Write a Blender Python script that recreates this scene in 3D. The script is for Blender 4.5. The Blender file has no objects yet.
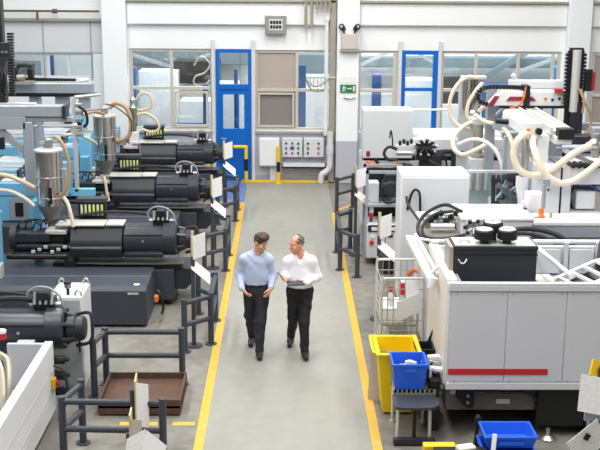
import bpy, bmesh, math, random
import numpy as np
from mathutils import Vector, Matrix
random.seed(7)
C = bpy.context.scene.collection
PI = math.pi

# ---------------------------------------------------------------- materials
def lin(h):
    h = h.lstrip('#')
    v = [int(h[i:i+2], 16)/255 for i in (0, 2, 4)]
    return tuple(c/12.92 if c <= .04045 else ((c+.055)/1.055)**2.4 for c in v)
MATS = {}
def mat(name, hexc, rough=.5, metal=0., noise=.06, scale=6., spec=.4, bump=0., emit=0.):
    m = bpy.data.materials.new(name); m.use_nodes = True
    nt = m.node_tree; b = nt.nodes['Principled BSDF']
    c = lin(hexc)
    b.inputs['Roughness'].default_value = rough
    b.inputs['Metallic'].default_value = metal
    b.inputs['Specular IOR Level'].default_value = spec
    tc = nt.nodes.new('ShaderNodeTexCoord')
    nz = nt.nodes.new('ShaderNodeTexNoise'); nz.inputs['Scale'].default_value = scale
    nz.inputs['Detail'].default_value = 4
    nt.links.new(tc.outputs['Object'], nz.inputs['Vector'])
    mx = nt.nodes.new('ShaderNodeMix'); mx.data_type = 'RGBA'
    mx.inputs[6].default_value = tuple(x*(1-noise) for x in c)+(1,)
    mx.inputs[7].default_value = tuple(min(1, x*(1+noise)) for x in c)+(1,)
    nt.links.new(nz.outputs['Fac'], mx.inputs[0])
    nt.links.new(mx.outputs[2], b.inputs['Base Color'])
    if bump:
        bp = nt.nodes.new('ShaderNodeBump'); bp.inputs['Strength'].default_value = bump
        bp.inputs['Distance'].default_value = .02
        nt.links.new(nz.outputs['Fac'], bp.inputs['Height'])
        nt.links.new(bp.outputs['Normal'], b.inputs['Normal'])
    if emit:
        b.inputs['Emission Color'].default_value = c+(1,)
        b.inputs['Emission Strength'].default_value = emit
    MATS[name] = m
    return m
W_WHITE = mat('white paint', '#eceeef', .55, noise=.02, scale=1.5)
PANEL = mat('light panel', '#d3d5d8', .4, noise=.02)
CREAM = mat('cream enamel', '#e3dfd2', .4, noise=.02)
WHITE = mat('white enamel', '#e2e3e4', .35, noise=.015)
GREYP = mat('machine grey enamel', '#cfd1d5', .4, noise=.03, scale=2)
MIDL = mat('pale grey enamel', '#b3b6bb', .45, noise=.03)
MIDG = mat('mid grey enamel', '#9aa0a6', .45, noise=.05)
BLUEG = mat('blue grey aluminium', '#a9b1ba', .35, metal=.35, noise=.05)
SLATE = mat('slate enamel', '#3b404a', .5, noise=.08, scale=2.5)
SLATED = mat('dark slate enamel', '#2b2e34', .4, noise=.08, scale=3)
MOTOR = mat('motor enamel', '#30343b', .32, noise=.06)
BLACK = mat('black plastic', '#191a1c', .45, noise=.1)
RUBBER = mat('black rubber', '#26282b', .6, noise=.1)
DARKM = mat('oily dark metal', '#3a3935', .4, metal=.6, noise=.35, scale=14)
STEEL = mat('stainless steel', '#c9c9c6', .16, metal=1., noise=.04)
SILVER = mat('brushed silver', '#c2c3c2', .34, metal=.9, noise=.08)
ALU = mat('pale aluminium', '#d5d4cf', .4, metal=.4, noise=.06)
LBLUE = mat('light blue enamel', '#77b9dc', .38, noise=.04)
DBLUE = mat('door blue paint', '#0063bd', .4, noise=.04)
NAVYB = mat('navy frame paint', '#27508c', .45)
YEL = mat('yellow paint', '#ecc021', .5, noise=.08, scale=9)
YPLAS = mat('yellow plastic', '#f0cf12', .42, noise=.03)
BPLAS = mat('blue plastic', '#2a68e0', .38, noise=.03)
RAIL = mat('guard rail paint', '#3e434b', .42, noise=.06)
HOSE = mat('beige hose', '#d8c3a0', .5, noise=.06, scale=20)
HOSEP = mat('pale cream hose', '#e3d5bf', .5, noise=.05, scale=20)
TAN = mat('tan hose', '#ad9169', .5, noise=.1, scale=20)
RED = mat('red paint', '#c22a2a', .45)
MAROON = mat('maroon enamel', '#8f2b3c', .4)
ORANGE = mat('orange plastic', '#e2732a', .5)
GREEN = mat('sign green', '#1d7a3c', .5)
LIME = mat('lime tube', '#cfe36a', .35)
RUST = mat('rusty brown steel', '#574033', .7, noise=.35, scale=7, bump=.15)
CARD = mat('grey brown board', '#b5aaa0', .7)
OLIVE = mat('tan board', '#cdc09a', .6)
BEIGEF = mat('beige window frame', '#c3beb2', .5, noise=.04)
FROST = mat('frosted taupe glass', '#b0a49c', .3, noise=.08, scale=1.4)
FROSTD = mat('dark taupe glass', '#86807d', .25, noise=.06, scale=1.4)
GALV = mat('galvanised pipe', '#a9a596', .45, metal=.4, noise=.1)
BROWNP = mat('brown pipe', '#665549', .5)
CONC = mat('far concrete', '#e8ebee', .6)
TEAL = mat('teal grey duct', '#6b7a7f', .5, noise=.1)

def paper_mat(name, base='#f4f4f2', ink='#cdd1d6', sc=11):
    m = bpy.data.materials.new(name); m.use_nodes = True
    nt = m.node_tree; b = nt.nodes['Principled BSDF']; b.inputs['Roughness'].default_value = .6
    tc = nt.nodes.new('ShaderNodeTexCoord')
    br = nt.nodes.new('ShaderNodeTexBrick'); br.inputs['Scale'].default_value = sc
    br.inputs['Color1'].default_value = lin(ink)+(1,); br.inputs['Color2'].default_value = lin(base)+(1,)
    br.inputs['Mortar'].default_value = lin(base)+(1,); br.inputs['Mortar Size'].default_value = .09
    br.inputs['Bias'].default_value = .1
    mp = nt.nodes.new('ShaderNodeMapping'); mp.inputs['Rotation'].default_value = (PI/2, 0, 0)
    nt.links.new(tc.outputs['Object'], mp.inputs['Vector'])
    nt.links.new(mp.outputs['Vector'], br.inputs['Vector'])
    nt.links.new(br.outputs['Color'], b.inputs['Base Color'])
    return m
PAPER = paper_mat('printed sheet')
NOTICE = paper_mat('notice sheet', '#ececec', '#7f848c', 14)
DULL = mat('dull steel', '#6b6964', .5, metal=.3, noise=.15)
PLAINP = mat('plain sheet', '#f2f3f3', .6, noise=.02)

def glass_mat(name, tint='#eef4f6', refl=.12):
    m = bpy.data.materials.new(name); m.use_nodes = True
    nt = m.node_tree; nt.nodes.clear()
    out = nt.nodes.new('ShaderNodeOutputMaterial')
    t = nt.nodes.new('ShaderNodeBsdfTransparent'); t.inputs['Color'].default_value = lin(tint)+(1,)
    g = nt.nodes.new('ShaderNodeBsdfGlossy'); g.inputs['Roughness'].default_value = .03
    mx = nt.nodes.new('ShaderNodeMixShader'); mx.inputs[0].default_value = refl
    nt.links.new(t.outputs[0], mx.inputs[1]); nt.links.new(g.outputs[0], mx.inputs[2])
    nt.links.new(mx.outputs[0], out.inputs['Surface'])
    return m
GLASS = glass_mat('window glass')
CLEAR = glass_mat('clear guard', '#e6eef0', .10)

def two_tone(name, zsplit, top, low):
    m = mat(name, top, .6, noise=.02, scale=1.2)
    nt = m.node_tree; b = nt.nodes['Principled BSDF']
    geo = nt.nodes.new('ShaderNodeNewGeometry'); sp = nt.nodes.new('ShaderNodeSeparateXYZ')
    nt.links.new(geo.outputs['Position'], sp.inputs[0])
    gt = nt.nodes.new('ShaderNodeMath'); gt.operation = 'GREATER_THAN'; gt.inputs[1].default_value = zsplit
    nt.links.new(sp.outputs['Z'], gt.inputs[0])
    mx = nt.nodes.new('ShaderNodeMix'); mx.data_type = 'RGBA'
    mx.inputs[6].default_value = lin(low)+(1,)
    old = b.inputs['Base Color'].links[0].from_socket
    nt.links.new(gt.outputs[0], mx.inputs[0]); nt.links.new(old, mx.inputs[7])
    nt.links.new(mx.outputs[2], b.inputs['Base Color'])
    return m
WALLM = two_tone('wall paint two tone', 1.24, '#edeff0', '#b7b8c2')
COLM = two_tone('column paint two tone', 1.07, '#eceff1', '#b2b3be')

def floor_mat():
    m = bpy.data.materials.new('painted concrete floor'); m.use_nodes = True
    nt = m.node_tree; b = nt.nodes['Principled BSDF']
    N = nt.nodes.new; L = nt.links.new
    geo = N('ShaderNodeNewGeometry'); sp = N('ShaderNodeSeparateXYZ'); L(geo.outputs['Position'], sp.inputs[0])
    n1 = N('ShaderNodeTexNoise'); n1.inputs['Scale'].default_value = .9; n1.inputs['Detail'].default_value = 8
    n2 = N('ShaderNodeTexNoise'); n2.inputs['Scale'].default_value = 5; n2.inputs['Detail'].default_value = 6
    mp = N('ShaderNodeMapping'); mp.inputs['Scale'].default_value = (1, .45, 1)
    L(geo.outputs['Position'], mp.inputs['Vector']); L(mp.outputs['Vector'], n1.inputs['Vector']); L(geo.outputs['Position'], n2.inputs['Vector'])
    ab = N('ShaderNodeMath'); ab.operation = 'ABSOLUTE'
    sh = N('ShaderNodeMath'); sh.operation = 'SUBTRACT'; sh.inputs[1].default_value = .04; L(sp.outputs['X'], sh.inputs[0]); L(sh.outputs[0], ab.inputs[0])
    lt = N('ShaderNodeMath'); lt.operation = 'LESS_THAN'; lt.inputs[1].default_value = 1.0; L(ab.outputs[0], lt.inputs[0])
    r1 = N('ShaderNodeValToRGB'); r1.color_ramp.elements[0].position = .3; r1.color_ramp.elements[1].position = .7
    r1.color_ramp.elements[0].color = lin('#5a5750')+(1,); r1.color_ramp.elements[1].color = lin('#95938b')+(1,)
    r2 = N('ShaderNodeValToRGB'); r2.color_ramp.elements[0].position = .3; r2.color_ramp.elements[1].position = .72
    r2.color_ramp.elements[0].color = lin('#898880')+(1,); r2.color_ramp.elements[1].color = lin('#9a9992')+(1,)
    ad = N('ShaderNodeMix'); ad.data_type = 'FLOAT'; ad.inputs[0].default_value = .4
    L(n1.outputs['Fac'], ad.inputs[2]); L(n2.outputs['Fac'], ad.inputs[3])
    L(ad.outputs[0], r1.inputs[0]); L(ad.outputs[0], r2.inputs[0])
    mx = N('ShaderNodeMix'); mx.data_type = 'RGBA'
    L(lt.outputs[0], mx.inputs[0]); L(r1.outputs[0], mx.inputs[6]); L(r2.outputs[0], mx.inputs[7])
    L(mx.outputs[2], b.inputs['Base Color']); b.inputs['Roughness'].default_value = .55
    b.inputs['Specular IOR Level'].default_value = .3
    return m
FLOORM = floor_mat()
def worn_paint(name, hexc):
    m = mat(name, hexc, .5, noise=.12, scale=7)
    nt = m.node_tree; b = nt.nodes['Principled BSDF']
    n = nt.nodes.new('ShaderNodeTexNoise'); n.inputs['Scale'].default_value = 9; n.inputs['Detail'].default_value = 8
    geo = nt.nodes.new('ShaderNodeNewGeometry'); nt.links.new(geo.outputs['Position'], n.inputs['Vector'])
    r = nt.nodes.new('ShaderNodeValToRGB'); r.color_ramp.elements[0].position = .56; r.color_ramp.elements[1].position = .66
    nt.links.new(n.outputs['Fac'], r.inputs[0])
    mx = nt.nodes.new('ShaderNodeMix'); mx.data_type = 'RGBA'; mx.inputs[7].default_value = lin('#c2ab74')+(1,)
    old = b.inputs['Base Color'].links[0].from_socket
    nt.links.new(r.outputs[0], mx.inputs[0]); nt.links.new(old, mx.inputs[6]); nt.links.new(mx.outputs[2], b.inputs['Base Color'])
    return m
YLINE = worn_paint('worn yellow floor paint', '#d2a63a')
BFLOOR = worn_paint('blue floor paint', '#5573b4')

# ---------------------------------------------------------------- mesh builder
def rootloc(o):
    while o.parent: o = o.parent
    return Vector(o.location)
KEEP = {'wire_mesh', 'side_mesh', 'cable_chain', 'digit_row', 'pictogram', 'vent_grille', 'slat_shelf', 'radiator_fin', 'window_frame', 'sash', 'pane', 'groove_strip', 'maroon_accent', 'black_rack', 'enclosure', 'transom_pane', 'dark_tooling'}
class M:
    def __init__(s): s.bm = bmesh.new(); s.mi = 0
    def _fin(s, fs):
        for f in fs: f.material_index = s.mi
    def box(s, x0, x1, y0, y1, z0, z1, T=None):
        v = [s.bm.verts.new((x, y, z)) for z in (z0, z1) for y in (y0, y1) for x in (x0, x1)]
        if T:
            for q in v: q.co = T @ q.co
        s._fin([s.bm.faces.new([v[i] for i in q]) for q in ((0,2,3,1),(4,5,7,6),(0,1,5,4),(2,6,7,3),(0,4,6,2),(1,3,7,5))])
        return s
    def cbox(s, c, d, rz=0., rx=0., ry=0.):
        T = Matrix.Translation(c) @ Matrix.Rotation(rz, 4, 'Z') @ Matrix.Rotation(rx, 4, 'X') @ Matrix.Rotation(ry, 4, 'Y')
        return s.box(-d[0]/2, d[0]/2, -d[1]/2, d[1]/2, -d[2]/2, d[2]/2, T)
    def beam(s, a, b, w, h):
        a = Vector(a); b = Vector(b); d = b-a; L = d.length
        q = d.to_track_quat('X', 'Z').to_matrix().to_4x4()
        return s.box(0, L, -w/2, w/2, -h/2, h/2, Matrix.Translation(a) @ q)
    def ring(s, c, u, v, r, n):
        return [s.bm.verts.new(c + u*(r*math.cos(2*PI*i/n)) + v*(r*math.sin(2*PI*i/n))) for i in range(n)]
    def skin(s, rings, caps=True):
        fs = []
        for a, b in zip(rings, rings[1:]):
            n = len(a)
            for i in range(n): fs.append(s.bm.faces.new((a[i], a[(i+1) % n], b[(i+1) % n], b[i])))
        if caps:
            fs.append(s.bm.faces.new(rings[0][::-1])); fs.append(s.bm.faces.new(rings[-1]))
        s._fin(fs); return s
    def cyl(s, a, b, r, r2=None, n=16):
        return s.lathe(a, b, [(0, r), (1, r if r2 is None else r2)], n)
    def lathe(s, a, b, prof, n=20, caps=True):
        # prof: list of (t along a->b, radius)
        a = Vector(a); b = Vector(b); d = b-a
        w = d.normalized(); u = w.orthogonal().normalized(); v = w.cross(u)
        return s.skin([s.ring(a+d*t, u, v, max(r, 1e-4), n) for t, r in prof], caps)
    def tube(s, pts, r, n=8, sub=6, caps=True):
        P = [Vector(p) for p in pts]
        if sub > 1 and len(P) > 2:
            Q = []
            E = [P[0]*2-P[1]] + P + [P[-1]*2-P[-2]]
            for i in range(1, len(E)-2):
                p0, p1, p2, p3 = E[i-1:i+3]
                for k in range(sub):
                    t = k/sub
                    Q.append(.5*((2*p1)+(p2-p0)*t+(2*p0-5*p1+4*p2-p3)*t*t+(3*p1-p0-3*p2+p3)*t**3))
            Q.append(P[-1]); P = Q
        rings = []; u = None
        for i, p in enumerate(P):
            w = (P[min(i+1, len(P)-1)]-P[max(i-1, 0)]).normalized()
            if u is None: u = w.orthogonal().normalized()
            else:
                u = u-w*u.dot(w)
                u = u.normalized() if u.length > 1e-6 else w.orthogonal().normalized()
            rings.append(s.ring(p, u, w.cross(u), r, n))
        return s.skin(rings, caps)
    def path(s, pts, r, n=8):
        for a, b in zip(pts, pts[1:]): s.cyl(a, b, r, n=n)
        return s
    def prism(s, poly, axis, a, b):
        # poly: 2D points; axis 'x': (y,z), 'y': (x,z), 'z': (x,y)
        def P(p, t):
            return (t, p[0], p[1]) if axis == 'x' else (p[0], t, p[1]) if axis == 'y' else (p[0], p[1], t)
        A = [s.bm.verts.new(P(p, a)) for p in poly]; B = [s.bm.verts.new(P(p, b)) for p in poly]
        return s.skin([A, B])
    def sphere(s, c, r, sc=(1, 1, 1), n=12):
        T = Matrix.Translation(c) @ Matrix.Diagonal((r*sc[0], r*sc[1], r*sc[2], 1))
        f0 = len(s.bm.faces)
        bmesh.ops.create_uvsphere(s.bm, u_segments=n, v_segments=max(6, n//2), radius=1, matrix=T)
        s.bm.faces.ensure_lookup_table(); s._fin(s.bm.faces[f0:]); return s
    def crate(s, x0, x1, y0, y1, z0, z1, taper=.03, t=.012, lip=.015):
        # open-topped moulded bin
        def rect(zz, i, o=0): return [s.bm.verts.new(p) for p in ((x0+i-o, y0+i-o, zz), (x1-i+o, y0+i-o, zz), (x1-i+o, y1-i+o, zz), (x0+i-o, y1-i+o, zz))]
        R = [rect(z0, taper), rect(z1-.03, 0), rect(z1-.03, 0, lip), rect(z1, 0, lip), rect(z1, t), rect(z0+t, taper+t)]
        return s.skin(R)
    def build(s, name, m, parent=None, bevel=0., smooth=35, origin=None):
        bm = s.bm
        bmesh.ops.recalc_face_normals(bm, faces=bm.faces)
        if parent is not None and name not in KEEP:      # pieces that stand apart become parts of their own
            bm.verts.index_update(); bm.faces.ensure_lookup_table()
            seen = {}; isl = []
            for v0 in bm.verts:
                if v0 in seen: continue
                st = [v0]; seen[v0] = len(isl); vs = []
                while st:
                    v = st.pop(); vs.append(v)
                    for ed in v.link_edges:
                        w = ed.other_vert(v)
                        if w not in seen: seen[w] = len(isl); st.append(w)
                isl.append(([min(v.co[k] for v in vs)-.004 for k in range(3)], [max(v.co[k] for v in vs)+.004 for k in range(3)], vs))
            if 1 < len(isl) < 60:
                par = list(range(len(isl)))
                def root(i):
                    while par[i] != i: i = par[i]
                    return i
                for i in range(len(isl)):
                    for j in range(i):
                        if all(isl[i][0][k] <= isl[j][1][k] and isl[j][0][k] <= isl[i][1][k] for k in range(3)): par[root(i)] = root(j)
                cl = {}
                for i in range(len(isl)): cl.setdefault(root(i), []).extend(isl[i][2])
                if len(cl) > 1:
                    big = max(cl, key=lambda q: len(cl[q])); outs = {}
                    for q, vs in cl.items():
                        keep = set(vs); sub = M(); sub.bm.free(); sub.bm = bm.copy(); sub.bm.verts.index_update()
                        ix = {v.index for v in keep}
                        bmesh.ops.delete(sub.bm, geom=[v for v in sub.bm.verts if v.index not in ix], context='VERTS')
                        outs[q] = sub.build(name, m, parent, bevel, smooth)
                    bm.free(); return outs[big]
        if parent is not None: off = rootloc(parent)
        elif origin is not None: off = Vector(origin)
        else:
            xs = [v.co for v in bm.verts]
            off = Vector(((min(v.x for v in xs)+max(v.x for v in xs))/2, (min(v.y for v in xs)+max(v.y for v in xs))/2, min(v.z for v in xs)))
        bmesh.ops.translate(bm, verts=bm.verts, vec=-off)
        me = bpy.data.meshes.new(name); bm.to_mesh(me); bm.free()
        for k in (m if isinstance(m, (list, tuple)) else [m]): me.materials.append(k)
        me.shade_smooth(); me.set_sharp_from_angle(angle=math.radians(smooth))
        o = bpy.data.objects.new(name, me); C.objects.link(o)
        if parent is not None: o.parent = parent
        else: o.location = off
        if bevel:
            b = o.modifiers.new('bevel', 'BEVEL'); b.width = bevel; b.segments = 2; b.limit_method = 'ANGLE'; b.angle_limit = math.radians(40)
        return o
def tag(o, label, cat, group=None):
    o['label'] = label; o['category'] = cat
    if group: o['group'] = group
    return o
def thing(name, label, cat, loc, group=None):
    o = bpy.data.objects.new(name, None); C.objects.link(o); o.location = loc; o.empty_display_size = .1
    return tag(o, label, cat, group)
def struct(o): o['kind'] = 'structure'; return o
def copy_tree(o, parent=None):
    c = o.copy(); C.objects.link(c)
    if parent is not None: c.parent = parent
    for ch in [q for q in bpy.data.objects if q.parent == o]: copy_tree(ch, c)
    return c
def dup(o, d, label, rz=None):
    c = copy_tree(o); c.location = Vector(o.location)+Vector(d); c['label'] = label
    if rz is not None: c.rotation_euler.z = rz
    return c
# ================================================================ THE SETTING
struct(M().box(-22, 22, -4, 44, -.2, 0).build('floor', FLOORM))
YW = 27.1
m = M()
def wb(x0, x1, z0, z1, y0=YW, y1=YW+.25): m.box(x0, x1, y0, y1, z0, z1)
OPEN = [(-7.4, -4.72, 2.55, 3.15), (-3.84, -1.80, 1.28, 3.28), (-1.72, -.86, 0, 3.28), (-.78, 1.20, 1.28, 3.26), (1.76, 2.74, 1.28, 3.26), (2.82, 3.72, 1.28, 3.27), (3.80, 6.74, 1.28, 3.26), (7.5, 9.2, 1.0, 3.25)]
x = -16
for a, b, z0, z1 in OPEN:
    wb(x, a, 0, 6); wb(a, b, z1, 6)
    if z0 > 0: wb(a, b, 0, z0)
    x = b
wb(x, 16, 0, 6)
struct(m.build('wall_back', WALLM))
struct(M().box(-22, 22, 34, 34.3, 0, 6).build('wall_far', CONC))
for i, (a, b) in enumerate([(-4.44, -3.86), (1.22, 1.76), (6.8, 7.36)]):
    struct(M().box(a, b, YW-.3, YW, 0, 6).build('trim_%d' % (i+1), COLM, bevel=.02))
# projecting beams between the columns
n = 4
for a, b in [(-3.86, 1.22), (1.76, 6.8), (7.36, 14)]:
    struct(M().box(a, b, YW-.12, YW, 3.86, 4.41).build('trim_%d' % n, W_WHITE, bevel=.03)); n += 1
    struct(M().box(a, b, YW-.2, YW, 4.41, 4.46).build('trim_%d' % n, GALV)); n += 1
struct(M().box(-14, -4.44, YW-.14, YW, 3.93, 3.99).build('trim_%d' % n, GALV)); n += 1
struct(M().box(-14, -4.44, YW-.03, YW, 3.18, 3.93).build('trim_%d' % n, PANEL)); n += 1
for a, b in [(-3.86, -1.76), (-.84, 1.22)]:
    struct(M().box(a, b, YW-.03, YW, 0, .16).build('baseboard_%s' % ('left' if a < -3 else 'back'), MIDG))
for x in (-5.9, -4.75):
    struct(M().box(x-.015, x+.015, YW-.04, YW-.02, 2.5, 3.93).build('trim_%d' % n, MIDG)); n += 1
# painted floor markings
def line(pts, w=.11, mt=None):
    global n
    q = M()
    for a, b in zip(pts, pts[1:]):
        a = Vector((*a, .003)); b = Vector((*b, .003)); d = (b-a).normalized(); s = Vector((-d.y, d.x, 0))*w/2; e = d*w/2*.5
        q.prism([tuple((a-e+s).xy), tuple((a-e-s).xy), tuple((b+e-s).xy), tuple((b+e+s).xy)], 'z', .001, .004)
    o = struct(q.build('trim_%d' % n, mt or YLINE)); n += 1
    return o
line([(-.985, 5), (-.985, 24.6)]); line([(1.055, 5), (1.055, 23.7)]); line([(1.055, 23.7), (1.75, 24.75)])
line([(-2.6, 24.6), (-1.05, 24.6)]); line([(-1.95, 12.24), (-1.55, 12.24)], .1); line([(-1.32, 12.24), (-1.1, 12.24)], .1)
q = M().box(-2.6, -.98, 24.7, 26.95, .001, .004); struct(q.build('trim_%d' % n, BFLOOR)); n += 1
struct(M().box(-1.1, 1.75, YW-.15, YW-.08, .0, .05).build('trim_%d' % n, YEL)); n += 1

# windows ------------------------------------------------------------
wn = 0
def far(name, label, cat, mt, *boxes, grp=None):
    q = M()
    for b in boxes: q.box(*b)
    return tag(q.build(name, mt, bevel=.02), label, cat, grp)
def window(x0, x1, z0, z1, xs, zs, w=.07, frame=BEIGEF, panes=None):
    """frame of bars with mullions at xs and transoms at zs; one pane per cell"""
    global wn; wn += 1
    e = bpy.data.objects.new('window_%d' % wn, None); C.objects.link(e); e.location = ((x0+x1)/2, YW+.08, z0); struct(e)
    f = M(); y0, y1 = YW+.04, YW+.12
    f.box(x0, x1, y0, y1, z0, z0+w).box(x0, x1, y0, y1, z1-w, z1).box(x0, x0+w, y0, y1, z0+w, z1-w).box(x1-w, x1, y0, y1, z0+w, z1-w)
    for xx in xs: f.box(xx-w/2, xx+w/2, y0-.005, y1, z0+w, z1-w)
    for zz in zs: f.box(x0+w, x1-w, y0-.01, y1, zz-w/2, zz+w/2)
    f.build('window_frame', frame, e)
    X = [x0+w]+list(xs)+[x1-w]; Z = [z0+w]+list(zs)+[z1-w]; k = 0
    for a, b in zip(X, X[1:]):
        for c, d in zip(Z, Z[1:]):
            g = M().box(a, b, YW+.075, YW+.085, c, d).build('pane', (panes or {}).get(k, GLASS), e); k += 1
    return e
def inner_sash(e, x0, x1, z0, z1, w=.05, fr=BEIGEF):
    y0, y1 = YW+.01, YW+.07
    M().box(x0, x1, y0, y1, z0, z0+w).box(x0, x1, y0, y1, z1-w, z1).box(x0, x0+w, y0, y1, z0+w, z1-w).box(x1-w, x1, y0, y1, z0+w, z1-w).build('sash', fr, e)
window(-7.4, -4.72, 2.55, 3.15, [-5.83, -5.34], [], .05, PANEL)
far('far_window', 'blue window bars seen through the small high window at left', 'frame', NAVYB, (-6.6, -6.5, 31, 31.1, 0, 2.9), (-6.5, -4.5, 31, 31.1, 1.6, 2.12))
far('far_machine', 'grey green machine seen through the small high window at left', 'machine', TEAL, (-8.6, -6.9, 30.5, 31.2, 1.5, 2.6))
e = window(-3.84, -1.80, 1.28, 3.28, [-2.82], [2.32]); inner_sash(e, -2.76, -1.93, 1.36, 2.24)
e = window(-.78, 1.20, 1.28, 3.26, [.26], [2.28], panes={0: FROSTD, 1: FROST}); inner_sash(e, -.70, .2, 1.36, 2.22)
window(1.76, 2.74, 1.28, 3.26, [2.66], [2.28])
window(3.80, 6.74, 1.28, 3.26, [4.66, 5.70, 6.55], [2.3])
window(7.5, 9.2, 1.0, 3.25, [8.6], [2.2], .08, PANEL, {0: FROST, 1: FROST})
def sill(x0, x1):
    global n
    struct(M().box(x0, x1, YW-.08, YW, 1.22, 1.27).build('trim_%d' % n, MIDG)); n += 1
sill(-3.84, -1.8); sill(-.78, 1.2); sill(3.8, 6.7)
far('storage_cabinet', 'white cabinet under dark covered machine behind the right window', 'cabinet', W_WHITE, (4.1, 5.35, 29.95, 30.85, 0, 1.6))
far('storage_cabinet', 'pale cabinet under the blue and grey machine behind the right window', 'cabinet', W_WHITE, (5.45, 7.3, 31.4, 32.25, 0, 1.0))
far('storage_cabinet', 'pale cabinet under grey green machine behind the small high window', 'cabinet', W_WHITE, (-8.6, -6.9, 30.5, 31.2, 0, 1.5))
# blue door with glazed leaf
e = bpy.data.objects.new('door_1', None); C.objects.link(e); e.location = (-1.29, YW, 0); struct(e)
y0, y1 = YW-.03, YW+.1
M().box(-1.73, -1.64, y0, y1, 0, 3.27).box(-.94, -.85, y0, y1, 0, 3.27).box(-1.64, -.94, y0, y1, 3.19, 3.27).box(-1.64, -.94, y0, y1, 2.3, 2.42).build('door_frame', DBLUE, e)
M().box(-1.64, -.94, YW+.03, YW+.04, 2.42, 3.19).box(-1.15, -1.12, YW+.02, YW+.05, 2.42, 3.19).build('transom_pane', GLASS, e)
lf = M(); y0, y1 = YW, YW+.06
lf.box(-1.64, -.94, y0, y1, 0, 1.32).box(-1.64, -.94, y0, y1, 2.17, 2.3).box(-1.64, -1.56, y0, y1, 1.32, 2.17).box(-1.04, -.94, y0, y1, 1.32, 2.17)
lf = lf.build('door_leaf', DBLUE, e)
M().box(-1.56, -1.04, YW+.03, YW+.035, 1.32, 2.17).build('door_pane', GLASS, lf)
M().box(-1.2, -1.16, YW+.0, YW+.03, 1.32, 2.17).build('glazing_bar', DBLUE, lf)
M().cyl((-1.6, YW-.06, 1.08), (-1.6, YW, 1.08), .015).cyl((-1.61, YW-.06, 1.08), (-1.48, YW-.06, 1.08), .014).build('door_handle', SILVER, lf)
# blue glazed door behind the right bay
e = bpy.data.objects.new('door_2', None); C.objects.link(e); e.location = (3.27, YW, 1.28); struct(e)
y0, y1 = YW-.03, YW+.1
M().box(2.82, 2.92, y0, y1, 1.0, 3.27).box(3.6, 3.72, y0, y1, 1.0, 3.27).box(2.92, 3.6, y0, y1, 3.17, 3.27).box(2.92, 3.6, y0, y1, 2.28, 2.36).box(2.92, 3.6, y0, y1, 1.0, 1.32).build('door_frame', DBLUE, e)
M().box(2.92, 3.6, YW+.03, YW+.04, 2.36, 3.17).box(2.92, 3.6, YW+.03, YW+.04, 1.32, 2.28).build('door_pane', GLASS, e)
for x in (-1.79, -.81, 2.78, 3.76):
    struct(M().box(x-.045, x+.045, YW-.07, YW, 1.0 if x > 2 else 0, 3.5).build('trim_%d' % n, GREYP, bevel=.01)); n += 1

# the hall seen through the glass ------------------------------------
far('storage_cabinet', 'white cabinet behind glass of the left window, beside blue post', 'cabinet', WHITE, (-4.15, -3.05, 31, 31.8, 0, 2.35))
far('storage_cabinet', 'long low white cabinet seen through right half of the left window', 'cabinet', W_WHITE, (-2.9, -1.95, 30, 30.8, 0, 1.65))
far('far_doorway', 'dark blue door frame seen through lower right pane of left window', 'frame', NAVYB, (-2.2, -2.06, 29, 29.1, 0, 2.2), (-3.0, -2.2, 29, 29.1, 0, 1.18))
far('steel_post', 'dark blue post at left edge behind left window', 'post', NAVYB, (-4.4, -4.16, 30.5, 30.7, 0, 2.5))
far('ventilation_duct', 'grey brown machine ducting high behind the left window', 'duct', DARKM, (-3.2, -1.9, 31.5, 32.2, 1.95, 2.6))
far('ventilation_duct', 'teal grey duct high up behind left window and blue door', 'duct', TEAL, (-4.6, -.9, 33, 33.6, 2.35, 3.2))
far('storage_cabinet', 'white and grey cabinet seen through blue door glass', 'cabinet', PANEL, (-1.95, -1.3, 30.2, 31, 0, 2.1))
far('steel_post', 'slim dark post seen behind blue door glass', 'post', NAVYB, (-1.38, -1.28, 29, 29.1, 0, 2.6))
far('storage_cabinet', 'pale cabinet behind the window left of exit sign column', 'cabinet', WHITE, (.55, 1.2, 30.5, 31.2, 0, 1.9))
far('steel_post', 'dark blue frame post behind window above electrical boxes', 'post', NAVYB, (.28, .52, 29.2, 29.35, 0, 2.7))
far('ventilation_duct', 'grey duct behind window left of exit sign column', 'duct', TEAL, (.2, 1.5, 32, 32.5, 2.2, 2.75))
far('steel_post', 'dark blue post behind window right of exit sign column', 'post', NAVYB, (2.3, 2.55, 29.5, 29.7, 0, 2.45))
far('far_machine', 'grey machine behind window right of exit sign column', 'machine', MIDG, (2.55, 2.95, 30, 30.6, 0, 1.4))
far('ventilation_duct', 'long teal grey duct high behind right hand windows', 'duct', TEAL, (1.8, 9.5, 33, 33.6, 2.3, 2.6))
far('storage_cabinet', 'white cabinet seen through blue right hand door glass', 'cabinet', WHITE, (3.35, 4.1, 30.5, 31.3, 0, 2.2))
far('far_machine', 'dark covered machine behind first pane right of blue framed door', 'machine', DARKM, (4.15, 5.3, 30, 30.8, 1.6, 2.35))
far('far_machine', 'blue and grey machine behind middle pane of the right window', 'machine', NAVYB, (5.5, 7.4, 31.5, 32.2, 1.0, 1.95))
far('far_machine', 'blue machine column behind last pane of the right window', 'machine', DBLUE, (7.35, 7.8, 30, 30.6, 0, 2.6))
far('storage_cabinet', 'white box cabinet behind third pane of the right window', 'cabinet', WHITE, (6.3, 6.85, 30, 30.8, 0, 1.95))
tag(M().beam((5.6, 32.6, 1.9), (7.2, 32.6, 2.9), .25, .16).build('roof_brace', TEAL), 'slanting grey brace behind the right window', 'brace')

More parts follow.
